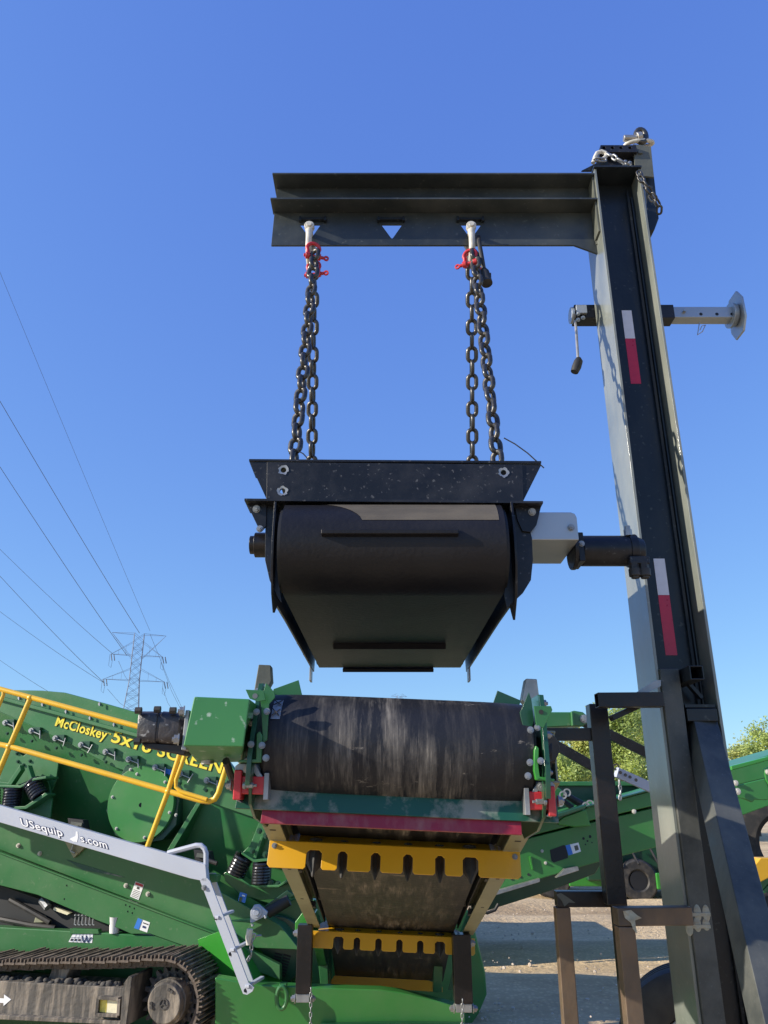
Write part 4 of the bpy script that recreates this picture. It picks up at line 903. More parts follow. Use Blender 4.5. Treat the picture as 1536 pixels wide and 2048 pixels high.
# yellow handrails
dR = 6.05
def rail(px, r=.024, nm='handrail', d=dR, m='yellowrail'): return MB().tube([Q(u, v, d) for u, v in px], r, 12).build(nm, m, SC)
rail([(-80, 1357), (0, 1378), (62, 1395), (272, 1452), (350, 1473)], .021, 'top_rail')
rail([(-80, 1466), (0, 1489), (20, 1493), (180, 1538), (338, 1583), (402, 1601), (418, 1603), (430, 1598), (437, 1586), (452, 1537), (458, 1512)], .021, 'mid_rail')
rail([(61, 1396), (19, 1494), (-30, 1610)], .021, 'rail_post'); rail([(362, 1500), (336, 1583), (294, 1696)], .019, 'rail_post')
rail([(374, 1500), (352, 1560), (352, 1574), (362, 1583), (414, 1599)], .015, 'gate_rail', dR-.03)
rail([(7, 1381), (7, 1390), (-6, 1420)], .015, 'gate_rail')
for u, v in ((61, 1396), (19, 1493), (337, 1583)): MB().sphere(Q(u, v, dR), .029, (1, 1, .9)).build('rail_joint', 'yellowrail', SC)
# grey walkway edge with lettering, handle and ladder
gw = qp(MB(), [(-200, 1556), (0, 1611), (332, 1706), (411, 1729), (414, 1764), (380, 1757), (0, 1645), (-200, 1587)], 6.0, .05).build('walkway_edge', 'grey', SC, .004)
mb = MB(); mb.poly([Q(-200, 1556, 6.06), Q(411, 1729, 6.06), Q(411, 1729, 6.55), Q(-200, 1556, 6.55)], -ZZ*.02); mb.build('walkway_deck', 'grey', SC, .002)
t_ = lambda *a: tline(*a, m='white', ms='navy', sh=0, bold=.012, gr=.045, ldir=-4)
t_(44, 1651, 127, 1673, 16, 'USequip', 5.999, gw)
t_(163, 1683, 216, 1697.5, 16, 's.com', 5.999, gw)
qp(MB(), [(152, 1663), (155, 1663), (156, 1674), (154, 1684), (147, 1683), (139, 1678), (151, 1672)], 5.998, .003).build('worn_sticker', 'white', gw)
MB().tube([Q(u, v, 6.03) for u, v in ((336, 1706), (392, 1691), (402, 1691), (409, 1697), (412, 1706), (412, 1735))], .018, 8).build('grab_handle', 'grey', SC)
mb = MB(); qp(mb, [(400, 1762), (405, 1756), (414, 1756), (420, 1762), (497, 1965), (508, 1975), (505, 1983), (494, 1990), (486, 1988), (482, 1978)], 6.0, .012)
ldr = mb.build('ladder_stile', 'grey', SC, .002)
mb = MB(); qp(mb, [(414, 1746), (430, 1746), (436, 1752), (432, 1762), (508, 1966), (509, 1974), (500, 1976), (494, 1968)], 6.18, .012); mb.build('ladder_stile', 'grey', SC, .002)
mb = MB(); qp(mb, [(415, 1748), (436, 1750), (434, 1764), (418, 1766)], 6.10, .06); mb.build('ladder_bracket', 'green', SC, .003)
for u, v in ((439, 1834), (470, 1899), (500, 1972)):
    mb = MB(); a = Q(u-6, v+1, 5.99); mb.bar(a, a + nb*.21 + hx*.03 + ZZ*.015, .03, .018, side=(0,0,1)); mb.build('rung', 'grey', SC, .003)
mb = MB()
for u, v in ((431.5, 1836), (460.5, 1908), (491, 1981)): mb.piece().cyl(Q(u, v, 5.9995), Q(u, v, 5.997), .012, 14)
mb.build('stile_hole', 'dark', ldr); MB().bolt(Q(408, 1775, 6.0), -nb, .014).build('stile_bolt', 'zinc', ldr)
# lower side panels
dP = 6.45
fp = qp(MB(), [(-200, 1590), (0, 1640), (390, 1755), (560, 1850), (600, 1900), (440, 1893), (380, 1845), (0, 1700), (-200, 1630)], dP+.05, .25).build('upper_side_panel', 'green', SC, .006)
pan = qp(MB(), [(-200, 1622), (0, 1704), (120, 1752), (440, 1869), (560, 1930), (560, 1960), (300, 1868), (262, 1868), (240, 1858), (194, 1841), (114, 1807), (75, 1790), (0, 1771), (-200, 1740)], dP, .05).build('lower_side_panel', 'green', SC, .005)
mb = MB(); mb.poly([Q(-200, 1619, dP-.005), Q(0, 1702, dP-.005), Q(440, 1867, dP-.005), Q(440, 1870, dP-.005), Q(0, 1705, dP-.005), Q(-200, 1622, dP-.005)], -nb*.03); mb.build('panel_lip', 'green', SC, .002)
qp(MB(), [(132, 1719), (250, 1755), (222, 1750), (166, 1740), (150, 1730)], dP+.045, .003).build('flat_plate', 'teal', fp)
mb = MB()
for u, v in ((37, 1691), (80, 1707), (252, 1771), (296, 1788)): mb.bolt(Q(u, v, dP+.049), -nb, .014)
mb.build('panel_bolt', 'zincpale', fp)
def label(px, d, parent, strips, base='white', nm='warning_label'):
    o = qp(MB(), px, d, .002).build(nm, base, parent)
    a, b, c, e = [Q(u, v, d-.002) for u, v in px]
    def S_(s, t): return (a.lerp(b, s)).lerp(e.lerp(c, s), t)
    for (s0, s1, t0, t1, m, nmm) in strips: MB().poly([S_(s0, t0), S_(s1, t0), S_(s1, t1), S_(s0, t1)], -nb*.001).build(nmm, m, o)
    return o
label([(271, 1763), (288, 1769), (277, 1800), (260, 1793)], dP+.047, fp, [(.06, .94, .03, .18, 'red', 'label_band')] + [(.12, .85, .50+.10*i, .53+.10*i, 'muddark', 'print_line') for i in range(5)] + [(.38, .62, .26, .40, 'muddark', 'pictogram')])
label([(276, 1836), (300, 1845), (294, 1865), (268, 1856)], dP-.002, pan, [(0, .36, 0, 1, 'blue', 'label_band'), (.5, .9, .2, .3, 'muddark', 'print_line'), (.55, .8, .5, .7, 'navy', 'pictogram')])
label([(480, 1784), (494, 1788), (490, 1806), (476, 1802)], dP-.002, pan, [(.1, .5, .5, 1, 'greendark', 'label_notch'), (.4, .8, .2, .35, 'white', 'print_line')], 'blue')
mb = MB()
for u, v in ((134, 1771), (129, 1798), (252, 1810), (260, 1813), (269, 1817), (256, 1823), (265, 1826)): mb.piece().cyl(Q(u, v, dP-.0005), Q(u, v, dP-.0015), .007, 10)
mb.build('small_hole', 'dark', pan)
# mounts peeking from under the walkway
for (u, v) in ((150, 1652), (402, 1715)):
    mb = qp(MB(), [(u-15, v-16), (u+16, v-12), (u+20, v+8), (u-12, v+8)], 6.62, .08); f = mb.build('rubber_mount', 'dark', SC, .004)
    qp(MB(), [(u-8, v-9), (u+14, v-6), (u+12, v+2), (u-10, v-1)], 6.60, .03).build('mount_pad', 'mastdusty', f)
    MB().tube([Q(u+5, v+3, 6.55), Q(u+32, v+12, 6.55)], .016, 8).build('mount_rod', 'rubber', f)
qp(MB(), [(128, 1681), (175, 1690), (147, 1716)], dP+.02, .04).build('folded_step', 'olive', SC, .002)
mb = MB(); mb.tube([Q(147, 1690, dP), Q(142, 1702, dP), Q(150, 1706, dP)], .008, 6); mb.build('step_latch', 'zinc', SC)
# dark engine bay under the panels
qp(MB(), [(-200, 1740), (0, 1771), (200, 1840), (330, 1868), (330, 1900), (-200, 1900)], 6.62, .5).build('engine_bay', 'dark', SC)
mb = MB()
for (u, v, r_) in ((5, 1786, .07), (62, 1806, .06), (30, 1812, .05), (88, 1815, .06)): mb.piece().cyl(Q(u, v, 6.9), Q(u, v, 6.75), r_, 18)
mb.build('engine_pulley', 'muddark', SC)
qp(MB(), [(70, 1834), (86, 1832), (88, 1846), (66, 1847)], 6.56, .05).build('filter_bowl', 'olive', SC, .01)
MB().piece().tube([Q(0, 1838, 6.56), Q(60, 1850, 6.53), Q(110, 1856, 6.56)], .02, 8).piece().tube([Q(20, 1800, 6.58), Q(60, 1822, 6.55), Q(100, 1845, 6.56)], .02, 8).build('hose', 'rubber', SC)
MB().tube([Q(84, 1800, 6.58), Q(96, 1815, 6.56)], .03, 8).build('bracket_arm', 'zinc', SC)
qp(MB(), [(108, 1814), (140, 1826), (134, 1830), (106, 1820)], 6.57, .04).build('light_plate', 'lenspale', SC)
mb = MB()
for i in range(6):
    c = Q(151+i*7.2, 1834, 6.48); mb.piece().tube([c, c - ZZ*.05, c - ZZ*.055 + hx*.016], .006, 6); mb.sphere(c + ZZ*.012, .013, (1, 1, .7), 8)
mb.build('grease_nipple', 'zinc', SC)
qp(MB(), [(140, 1857), (196, 1859), (198, 1868), (139, 1868)], 6.46, .05).build('nipple_block', 'green', SC, .003)
# chassis beam and end box
ch = qp(MB(), [(-260, 1840), (0, 1854), (392, 1876), (412, 1945), (400, 2060), (-260, 2060)], 6.47, .10).build('chassis_beam', 'green', SC, .008)
o = label([(146, 1867), (186, 1868), (184, 1886), (137, 1884)], 6.468, ch, [(.01+.166*i, .02+.166*i, 0, 1, 'navy', 'print_line') for i in range(1, 6)] + [(0, 1, .45, .48, 'navy', 'print_line')] + [(.04+.17*i, .13+.17*i, .6, .85, 'dark', 'pictogram') for i in range(3)])
for s0 in (.56, .74): 
    a = Q(137 + 47*s0, 1871, 6.464); MB().tube([a, a - ZZ*.045 + hx*.02], .003, 5).tube([a - ZZ*.045 + hx*.02, a + hx*.045 - ZZ*.01], .003, 5).build('pictogram', 'navy', o)
mb = MB(); pts = [(Q(395, 1879, 6.45)), P(437, 1863, 6.30), P(474, 1905, 6.24), P(524, 2003, 6.16), Q(408, 1944, 6.45)]
mb.poly(pts, (.25, .5, 0)); mb.build('end_box_face', 'greenbright', SC, .003)
Yb = 6.45
def pp_(px, Y, th, nm, m='green', bev=.005, par=None): return MB().plate(px, Y, th).build(nm, m, par or SC, bev)
pp_([(437, 1864), (500, 1835), (590, 1796), (640, 1800), (660, 1860), (660, 2075), (395, 2075), (405, 1943), (522, 2003), (500, 1950)], Yb+.1, .3, 'body_panel', 'green', .01)
pp_([(404, 1944), (425, 1955), (520, 2003), (640, 2062), (640, 2080), (395, 2080)], Yb-.2, .29, 'lower_body_panel', 'greendark', .006)
pp_([(620, 1800), (925, 1800), (945, 1840), (971, 1945), (974, 1990), (957, 2030), (925, 2075), (620, 2075)], 7.3, .35, 'hopper_end', 'greenmid', .02)
pp_([(430, 1955), (520, 1970), (640, 1975), (760, 1979), (800, 1984), (930, 2015), (930, 2075), (430, 2075)], 6.0, .12, 'cross_member', 'greenmid', .008)
pp_([(640, 2050), (800, 2046), (930, 2048), (930, 2075), (640, 2075)], 5.92, .06, 'bumper_lip', 'greendark', .004)
c = P(548, 1903, Yb); mb = MB(); mb.cyl((c.x, Yb+.095, c.z), (c.x, Yb+.02, c.z), .235, 48); rc = mb.build('round_hatch', 'greendark', SC, .01)
mb = MB()
for k in range(8):
    for s_ in (0, 1):
        a = P(550+(3 if s_ else 0)+s_*14-k*1.6, 1906+k*5.6+s_*3, Yb+.018); mb.bar(a, a + V((.055, 0, -.014)), .012, .004)
mb.build('vent_slot', 'dark', rc)
pp_([(590, 1845), (604, 1826), (630, 1826), (634, 1868), (590, 1868)], 5.62, .2, 'leg_bracket', 'greenbright', .004)
for px in ([(640, 1900), (655, 1930), (657, 1972), (641, 1972), (636, 1920)], [(874, 1900), (886, 1905), (884, 1985), (866, 1985), (868, 1925)]): pp_(px, 6.3, .08, 'frame_upright', 'green', .004)
mb = MB(); pts = [P(565, 1975, 5.95) + V((.034*math.cos(R(a)), -.02, -.055 + .065*math.sin(R(a)))) for a in range(0, 360, 20)]
mb.tube(pts, .014, 10, closed=True).build('tow_ring', 'green', SC)
pp_([(558, 1968), (573, 1968), (573, 1982), (558, 1982)], 5.93, .07, 'tow_lug', 'green', .004)
pp_([(500, 1845), (501, 1822), (508, 1810), (518, 1809), (535, 1824), (533, 1831), (505, 1846)], 6.15, .03, 'bearing_plate', 'grey', .003)
c = P(513, 1824, 6.15); MB().cyl(c, c - V((0, .012, 0)), .040, 22).cyl(c - V((0, .012, 0)), c - V((0, .025, 0)), .022, 16).build('shaft_end', 'grey', SC, .003)
MB().bolt(P(505, 1848, 6.14), (0, -.3, -1), .011).bolt(P(531, 1832, 6.14), (0, -.3, -1), .011).build('bearing_bolt', 'zinc', SC)
pp_([(455, 1842), (500, 1846), (540, 1822), (590, 1790), (575, 1780), (530, 1812), (500, 1838)], 6.3, .05, 'swing_arm', 'greendark', .004)
MB().cyl(P(578, 1800, 6.25), P(535, 1826, 6.25), .04, 12).build('dark_cylinder', 'dark', SC)
MB().tube([P(500, 1858, 6.0), P(498, 1875, 6.0), P(497, 1890, 6.0)], [.022, .024, .016], 12).build('pin_handle', 'zincpale', SC)
LH = link_mesh('lever_link', .045, .028, .0055, 'zinc', 6)
chain([P(522, 1871, 6.02), P(508, 1872, 6.0), P(503, 1890, 6.0), P(503, 1908, 6.0), P(495, 1922, 5.98)], .033, LH, 'short bright keeper chain dangling below the pale pin handle on the green body', name='keeper_chain', seed=12)
# crawler track
def T(c, x, z, yb_=0): return c + hx*x + ZZ*(z + (.055*x if x < -.2 else 0)) + nb*yb_
tc = Q(322, 2010, 6.0); rT = .250; LT_ = 2.6; WT = .42
trk = MB(); path = []
npad = 0
def tpt(s):                      # s along the track from far left top, clockwise
    if s < LT_: return (-LT_ + s, rT, 0)
    s -= LT_; arcl = math.pi*rT
    if s < arcl: a = s/rT; return (rT*math.sin(a), rT*math.cos(a), -a)
    s -= arcl; return (-s, -rT, math.pi)
pitch = .088; s = 0; k = 0; PR = random.Random(4); pm = None
def pad_mesh():
    mb = MB(); w_ = .080
    mb.bx(-w_/2, w_/2, 0, WT, .006, .020)
    for x in (-.03, .0, .03): mb.bx(x-.004, x+.004, 0.0, WT, .021, .046 if x == 0 else .040)
    mb.bx(-.045, .045, .10, .15, -.045, .005); mb.bx(-.045, .045, .27, .32, -.045, .005); mb.cyl((.0, .09, -.02), (.0, .33, -.02), .018, 10)
    bm = mb.bm; bmesh.ops.recalc_face_normals(bm, faces=bm.faces[:]); me = bpy.data.meshes.new('track_pad'); bm.to_mesh(me); bm.free(); me.materials.append(M['tracksteel']); return me
pm = pad_mesh()
basis = Matrix((( hx.x, nb.x, 0, 0), (hx.y, nb.y, 0, 0), (0, 0, 1, 0), (0, 0, 0, 1)))
tot = LT_ + math.pi*rT + .9
while s < tot:
    x, z, a = tpt(s); p = T(tc, x, z)
    o = bpy.data.objects.new('track_pad', pm); COL.objects.link(o); o.parent = SC
    o.matrix_local = Matrix.Translation(p - ORIGIN[SC.name] + V((0, 0, PR.uniform(-.003, .003)))) @ basis @ Matrix.Rotation(-a, 4, 'Y') @ Matrix.Rotation(PR.uniform(-.03, .03), 4, 'X')
    s += pitch
# sprocket, hub, frame with mud
mb = MB(); n = 20; pts = []
for i in range(n):
    for dr, da in ((.0, -.32), (.035, -.12), (.035, .12), (.0, .32)):
        a = 2*math.pi*(i + da)/n; pts.append(T(tc, (rT-.075+dr)*math.cos(a), (rT-.075+dr)*math.sin(a), .14))
mb.poly(pts, nb*.04); mb.build('sprocket', 'muddark', SC, .002)
cH = T(tc, 0.015, .005, .06); mb = MB(); mb.cyl(cH + nb*.10, cH - nb*.01, .140, 36).cyl(cH - nb*.01, cH - nb*.05, .130, 36, .118)
hb = mb.build('hub', 'mud', SC, .006)
mb = MB(); c2 = cH - nb*.052; mb.ring(c2, c2 - nb*.004, .034, .026, 22)
for a in (90, 210, 330): mb.bar(c2 - nb*.002, c2 - nb*.002 + (hx*math.cos(R(a)) + ZZ*math.sin(R(a)))*.028, .008, .004)
for a in (55, 70, 180, 195): q = c2 + (hx*math.cos(R(a)) + ZZ*math.sin(R(a)))*.09; mb.cyl(q, q - nb*.008, .011, 8)
mb.build('hub_emblem', 'muddark', hb)
mb = MB()
for i in range(18): a = 2*math.pi*i/18; q = T(tc, .155*math.cos(a), .155*math.sin(a), .13); mb.bolt(q, -nb, .010)
mb.build('hub_bolt', 'mud', SC)
tf = qp(MB(), [(-300, 1948), (-2, 1962), (248, 1976), (236, 2044), (232, 2049), (-2, 2036), (-300, 2020)], 6.02, .30).build('track_frame', 'mud', SC, .006)
mb = qp(MB(), [(248, 1966), (258, 1952), (264, 1954), (252, 2052), (240, 2052), (244, 1990)], 5.97, .3); mb.build('frame_end_plate', 'mud', SC, .003)
qp(MB(), [(-300, 2026), (-2, 2030), (240, 2043), (240, 2050), (-2, 2039), (-300, 2034)], 5.97, .05).build('frame_lip', 'mud', SC, .003)
mb = MB(); PR = random.Random(9)
for i in range(230):
    u = PR.uniform(-60, 246); a = Q(u, 1960 + (u/250)*14, 6.05 + PR.uniform(0, .22)); mb.sphere(a + ZZ*PR.uniform(-.01, .02), PR.uniform(.012, .04), (1, 1, .7), 6)
m_ = mb.build('caked_mud', 'muddark', SC, sharp=180); m_['kind'] = 'stuff'
qp(MB(), [(104, 1936), (140, 1938), (128, 1964), (94, 1962)], 6.1, .2).build('carrier_support', 'mud', SC, .01)
lf = MB(); a, b, c, d_ = [Q(u, v, 6.0) for u, v in ((198, 1994), (240, 1997), (238, 2030), (195, 2028))]
lf.bar(a, b, .02, .05).bar(b, c, .02, .05).bar(c, d_, .02, .05).bar(d_, a, .02, .05); lfo = lf.build('reflector_frame', 'mud', SC, .002)
qp(MB(), [(201, 1998), (214, 1999), (212, 2025), (199, 2024)], 6.0, .01).build('reflector', 'lens', lfo); qp(MB(), [(215, 1999), (236, 2000), (234, 2027), (213, 2025)], 6.0, .01).build('reflector', 'lenspale', lfo)
qp(MB(), [(-8, 1996), (8, 1997), (8, 1989), (22, 1999), (7, 2012), (7, 2006), (-8, 2005)], 6.017, .003).build('arrow_sticker', 'white', tf)
# cup standing on the chassis
c = P(228, 1866, 6.6); ct = P(229, 1834, 6.6); h_ = ct.z - c.z
cu = MB(); cu.ring(V((c.x, 6.6, c.z+.004)), V((c.x, 6.6, c.z+.005)), .034, .001, 24)
nn = 28; rings_ = []
for (r_, z_) in ((.034, 0), (.046, h_), (.048, h_+.003), (.044, h_), (.032, .006)):
    rings_.append([cu.bm.verts.new((c.x + r_*math.cos(2*math.pi*i/nn), 6.6 + r_*math.sin(2*math.pi*i/nn), c.z + z_)) for i in range(nn)])
for A, B in zip(rings_, rings_[1:]):
    for i in range(nn): cu.bm.faces.new((A[i], A[(i+1) % nn], B[(i+1) % nn], B[i]))
tag(cu.build('cup', 'cup'), 'white translucent plastic cup standing on the green chassis beam above the crawler track', 'cup')

# ================================================================ STACKING CONVEYOR BEHIND ON THE RIGHT
BC = thing('stacking_conveyor', (3.5, 9.2, 0), 'long green conveyor boom rising to the right behind the black mast', 'conveyor')
YB2 = 9.35
def bp(px, Y, th, nm, m='green', bev=.01, par=None): return MB().plate(px, Y, th).build(nm, m, par or BC, bev)
bb = bp([(820, 1860), (960, 1700), (1000, 1695), (1060, 1676), (1190, 1643), (1310, 1615), (1540, 1560), (1640, 1536), (1640, 1585), (1536, 1612), (1310, 1695), (1190, 1726), (1060, 1764), (960, 1795), (900, 1815), (820, 1900)], YB2, 1.0, 'boom_side_panel', 'greenmid')
bu = bp([(940, 1700), (1000, 1662), (1060, 1645), (1172, 1616), (1310, 1580), (1540, 1509), (1640, 1480), (1640, 1530), (1540, 1554), (1310, 1611), (1190, 1639), (1060, 1672), (1000, 1691), (940, 1712)], YB2-.06, .9, 'boom_skirt', 'greenmid')
bp([(1000, 1664), (1172, 1609), (1172, 1617), (1000, 1676)], YB2-.25, .2, 'skirt_rubber', 'greendark')
bp([(1173, 1612), (1310, 1576), (1310, 1580), (1173, 1616)], YB2-.12, .2, 'skirt_flange', 'greendark')
bp([(1115, 1644), (1128, 1634), (1172, 1618), (1182, 1652), (1150, 1654), (1118, 1650)], YB2-.09, .025, 'bright_cover', 'greenbright')
bp([(1100, 1700), (1128, 1690), (1134, 1694), (1136, 1716), (1108, 1725), (1103, 1722)], YB2-.004, .003, 'window_opening', 'dark', 0)
mb = MB()
for u, v in ((1057, 1661), (1084, 1702), (1091, 1726), (1025, 1746), (1018, 1723), (1268, 1623)): mb.bolt(P(u, v, YB2-.065 if v < 1680 else YB2-.002), (0, -1, 0), .020 if u > 1200 else .014)
mb.build('boom_bolt', 'zincpale', bb)
mb = MB()
for u, v, r_ in ((1167, 1677, .014), (1180, 1673, .016), (1175, 1682, .010), (1171, 1689, .008), (1184, 1685, .007), (1024, 1758, .014), (1041, 1754, .014), (1057, 1749, .014)): mb.piece().cyl(P(u, v, YB2-.001), P(u, v, YB2-.003), r_, 12)
mb.build('boom_hole', 'dark', bb)
o = bp([(1131, 1691), (1157, 1685), (1162, 1703), (1137, 1711)], YB2-.003, .002, 'warning_label', 'white', 0, bb)
bp([(1131, 1691), (1140, 1689), (1146, 1708), (1137, 1711)], YB2-.0045, .001, 'label_band', 'blue', 0, o)
bp([(1148, 1692), (1155, 1690), (1158, 1699), (1151, 1702)], YB2-.0045, .001, 'print_line', 'mastdusty', 0, o)
bp([(987, 1760), (1004, 1750), (1008, 1761), (988, 1764)], YB2-.003, .002, 'warning_label', 'white', 0, bb)
bp([(1058, 1714), (1062, 1712), (1067, 1738), (1064, 1740)], YB2-.03, .028, 'bright_tab', 'greenbright', .004)
bp([(988, 1783), (1080, 1757), (1080, 1764), (990, 1791)], YB2-.1, .09, 'wear_strip', 'steel', .004)
bp([(1112, 1756), (1130, 1738), (1156, 1733), (1158, 1741), (1130, 1750)], YB2-.1, .09, 'wear_strip', 'steel', .004)
bp([(950, 1795), (1190, 1712), (1202, 1728), (1190, 1748), (1100, 1782), (960, 1826)], YB2+.5, .7, 'lower_boom', 'greendark')
MB().bx(-.9, .75, 9.8, 11.7, .3, 1.05).build('shade_box', 'green', BC, .02)  # unseen box added to cast a shadow band on the yard
MB().tube([P(960, 1822, YB2), P(975, 1826, YB2), P(990, 1820, YB2), P(997, 1808, YB2)], .018, 6).build('hose', 'rubber', BC)
bp([(1070, 1565), (1290, 1565), (1290, 1640), (1200, 1640), (1100, 1660), (1060, 1650)], 10.6, .6, 'hopper_side', 'greendark')
bp([(1068, 1563), (1292, 1563), (1292, 1572), (1068, 1572)], 10.5, .8, 'hopper_rim', 'green')
for a_, b_, r_ in (((1128, 1588), (1168, 1610), .035), ((1118, 1596), (1145, 1616), .03), ((1170, 1618), (1130, 1592), .02)):
    MB().tube([P(*a_, 9.4), P(*b_, 9.4)], r_, 10).build('hydraulic_ram', 'rubber', BC)
mb = MB()
for u, v in ((1126, 1590), (1134, 1585), (1172, 1612), (1180, 1608), (1120, 1605)): mb.piece().ring(P(u, v, 9.3), P(u, v, 9.35), .045, .028, 14)
mb.build('hose_clamp', 'zinc', BC)
bp([(1100, 1580), (1118, 1575), (1136, 1590), (1120, 1610), (1104, 1625)], 9.6, .1, 'ram_bracket', 'green')
# raised knuckle arm above
bp([(1086, 1424), (1142, 1424), (1148, 1421), (1166, 1424), (1178, 1434), (1176, 1446), (1166, 1452), (1146, 1452), (1086, 1455)], 7.2, .2, 'knuckle_arm')
MB().bolt(P(1168, 1438, 7.195), (0, -1, 0), .03).build('knuckle_pin', 'zinc', BC)
bp([(1142, 1422), (1147, 1422), (1149, 1452), (1144, 1452)], 7.16, .04, 'knuckle_rib')
MB().bar(P(1090, 1478, 7.3), P(1212, 1548, 7.4), .085, .06).build('tie_bar', 'blackpaint', BC, .004)
MB().bar(P(1166, 1443, 7.3), P(1330, 1524, 7.6), .085, .06).build('tie_bar', 'blackpaint', BC, .004)
sb = MB().bar(P(1232, 1544, 8.4), P(1330, 1588, 8.6), .10, .06).build('perforated_strut', 'grey', BC, .004)
mb = MB()
for u, v in ((1241, 1545), (1251, 1550), (1260, 1554), (1272, 1560)): mb.piece().cyl(P(u, v, 8.37), P(u, v, 8.365), .017, 12)
mb.build('strut_hole', 'dark', sb)
mb = MB(); mb.ring(P(1232, 1534, 8.4), P(1232, 1534, 8.43), .035, .02, 14); mb.build('strut_pin', 'rubber', sb)
chain([P(1238, 1560, 8.5), P(1241, 1580, 8.5), P(1240, 1600, 8.5)], .05, link_mesh('bright_link', .066, .04, .009, 'zinc', 6), 'bright chain hanging from the perforated grey strut behind the black post', name='strut_chain', seed=4)
# right part past the mast
bp([(1462, 1532), (1540, 1512), (1540, 1520), (1464, 1541)], 8.8, .1, 'boom_flange', 'greenbright')
bp([(1468, 1572), (1530, 1557), (1540, 1580), (1536, 1600), (1510, 1600), (1505, 1605), (1486, 1597), (1478, 1596), (1468, 1590)], 8.85, .04, 'pivot_plate', 'greenmid')
bp([(1528, 1538), (1545, 1530), (1545, 1580), (1532, 1560)], 8.83, .03, 'pivot_plate', 'greenmid')
MB().bolt(P(1471, 1566, 8.84), (0, -1, 0), .024).bolt(P(1475, 1583, 8.82), (0, -1, 0), .028).bolt(P(1535, 1544, 8.82), (0, -1, 0), .022).build('pivot_bolt', 'zincpale', BC)
# ---- wheeled machine at the right edge
WM = thing('wheeled_machine', (4.4, 7.6, 0), 'green wheeled machine at the right edge with big dark tyre and yellow guard', 'machine')
def tyre_bm(c, axis, Ro, W, rim, n=48, lugs=False):
    c, axis = V(c), V(axis).normalized(); a = axis.orthogonal().normalized(); b = axis.cross(a); mb = MB()
    prof_ = [(rim, -W*.42), (rim*1.15, -W*.5), (Ro*.90, -W*.5), (Ro*.97, -W*.44), (Ro, -W*.30)]
    for gx in (-.18, 0, .18): prof_ += [(Ro, W*(gx-.05)), (Ro*.975, W*(gx-.04)), (Ro*.975, W*(gx+.04)), (Ro, W*(gx+.05))]
    prof_ += [(Ro, W*.30), (Ro*.97, W*.44), (Ro*.90, W*.5), (rim*1.15, W*.5), (rim, W*.42)]
    G_ = [[mb.bm.verts.new(c + axis*x + (a*math.cos(2*math.pi*i/n) + b*math.sin(2*math.pi*i/n))*r_) for r_, x in prof_] for i in range(n)]
    m_ = len(prof_)
    for i in range(n):
        for j in range(m_): mb.bm.faces.new((G_[i][j], G_[(i+1) % n][j], G_[(i+1) % n][(j+1) % m_], G_[i][(j+1) % m_]))
    return mb
tyre_bm((5.0, 8.2, .6), (.25, 1, 0), .6, .45, .28).build('tyre', 'rubber', WM, sharp=40)
c = P(1585, 1690, 11.0)
tyre_bm((c.x, 11.2, c.z), (.25, 1, .0), .92, .6, .36).build('tyre', 'rubber', WM, sharp=40)
MB().plate([(1498, 1745), (1521, 1716), (1545, 1716), (1545, 1752), (1508, 1772), (1505, 1752)], 5.6, .12).build('yellow_guard', 'yellow', WM, .006)
for a_, b_ in (((1504, 1788), (1545, 1742)), ((1514, 1800), (1545, 1768))): MB().bar(P(*a_, 5.7), P(*b_, 5.7), .045, .05).build('frame_bar', 'green', WM, .004)
MB().plate([(1510, 1791), (1529, 1792), (1516, 1812), (1530, 1845), (1545, 1850), (1545, 1780), (1528, 1790)], 5.8, .05).build('axle_plate', 'green', WM, .004)
c = P(1540, 1822, 5.7); MB().ring(c, c - V((0, .05, 0)), .115, .095, 32).cyl(c - V((0, .0, 0)), c - V((0, .03, 0)), .094, 28).build('round_hub', 'rubber', WM, .004)
# ---- far machines under the boom
for i, (X, Y, lb) in enumerate(((3.6, 15.5, 'distant dark wheeled machine seen under the green boom left of the black post'), (5.0, 15.0, 'distant green machine with bright panel seen between the black post and the mast'))):
    FM = thing('distant_machine', (X, Y, 0), lb, 'machine', 'distant machines under the boom')
    for k, dx in enumerate((-.55, .65)): tyre_bm((X+dx, Y-.1, .33), (.15, 1, 0), .34, .3, .16, 28).build('tyre', 'rubber', FM); MB().cyl((X+dx, Y-.22, .33), (X+dx, Y+.1, .33), .165, 20).build('rim', 'dark', FM)
    MB().bx(X-1.4, X+1.4, Y, Y+1.5, .30, 1.0).build('body', 'greendark' if i else 'dark', FM, .03)
    MB().bx(X-.30, X+.45, Y-.36, Y-.30, .20, .46).build('bright_panel', 'greenbright', FM, .02)
    for dx in (-.9, .0, .9): MB().bx(X+dx-.04, X+dx+.04, Y-.12, Y-.05, .2, 1.2).build('stand_leg', 'blackpaint', FM)
    MB().bx(X+.45, X+.8, Y-.14, Y-.1, .75, 1.05).build('name_plate', 'tapewhite', FM)
    mb = MB()
    for k in range(5): mb.tube([(X-1+.35*k, Y-.1, .9), (X-1+.35*k+.1, Y-.25, .6), (X-.85+.35*k, Y-.1, .35)], .02, 6)
    mb.build('hose', 'rubber', FM)
# ---- tyre by the mast foot
TY = thing('trailer_wheel', (1.62, 4.75, 0), 'dusty black trailer tyre on the ground behind the mast foot', 'wheel')
tyre_bm((1.66, 4.75, .40), (.35, 1, 0), .42, .28, .21, 64).build('tyre', 'tyre', TY, sharp=40)
MB().cyl((1.66-.03, 4.66, .40), (1.66+.03, 4.84, .40), .205, 32).build('rim', 'steel', TY, .01)

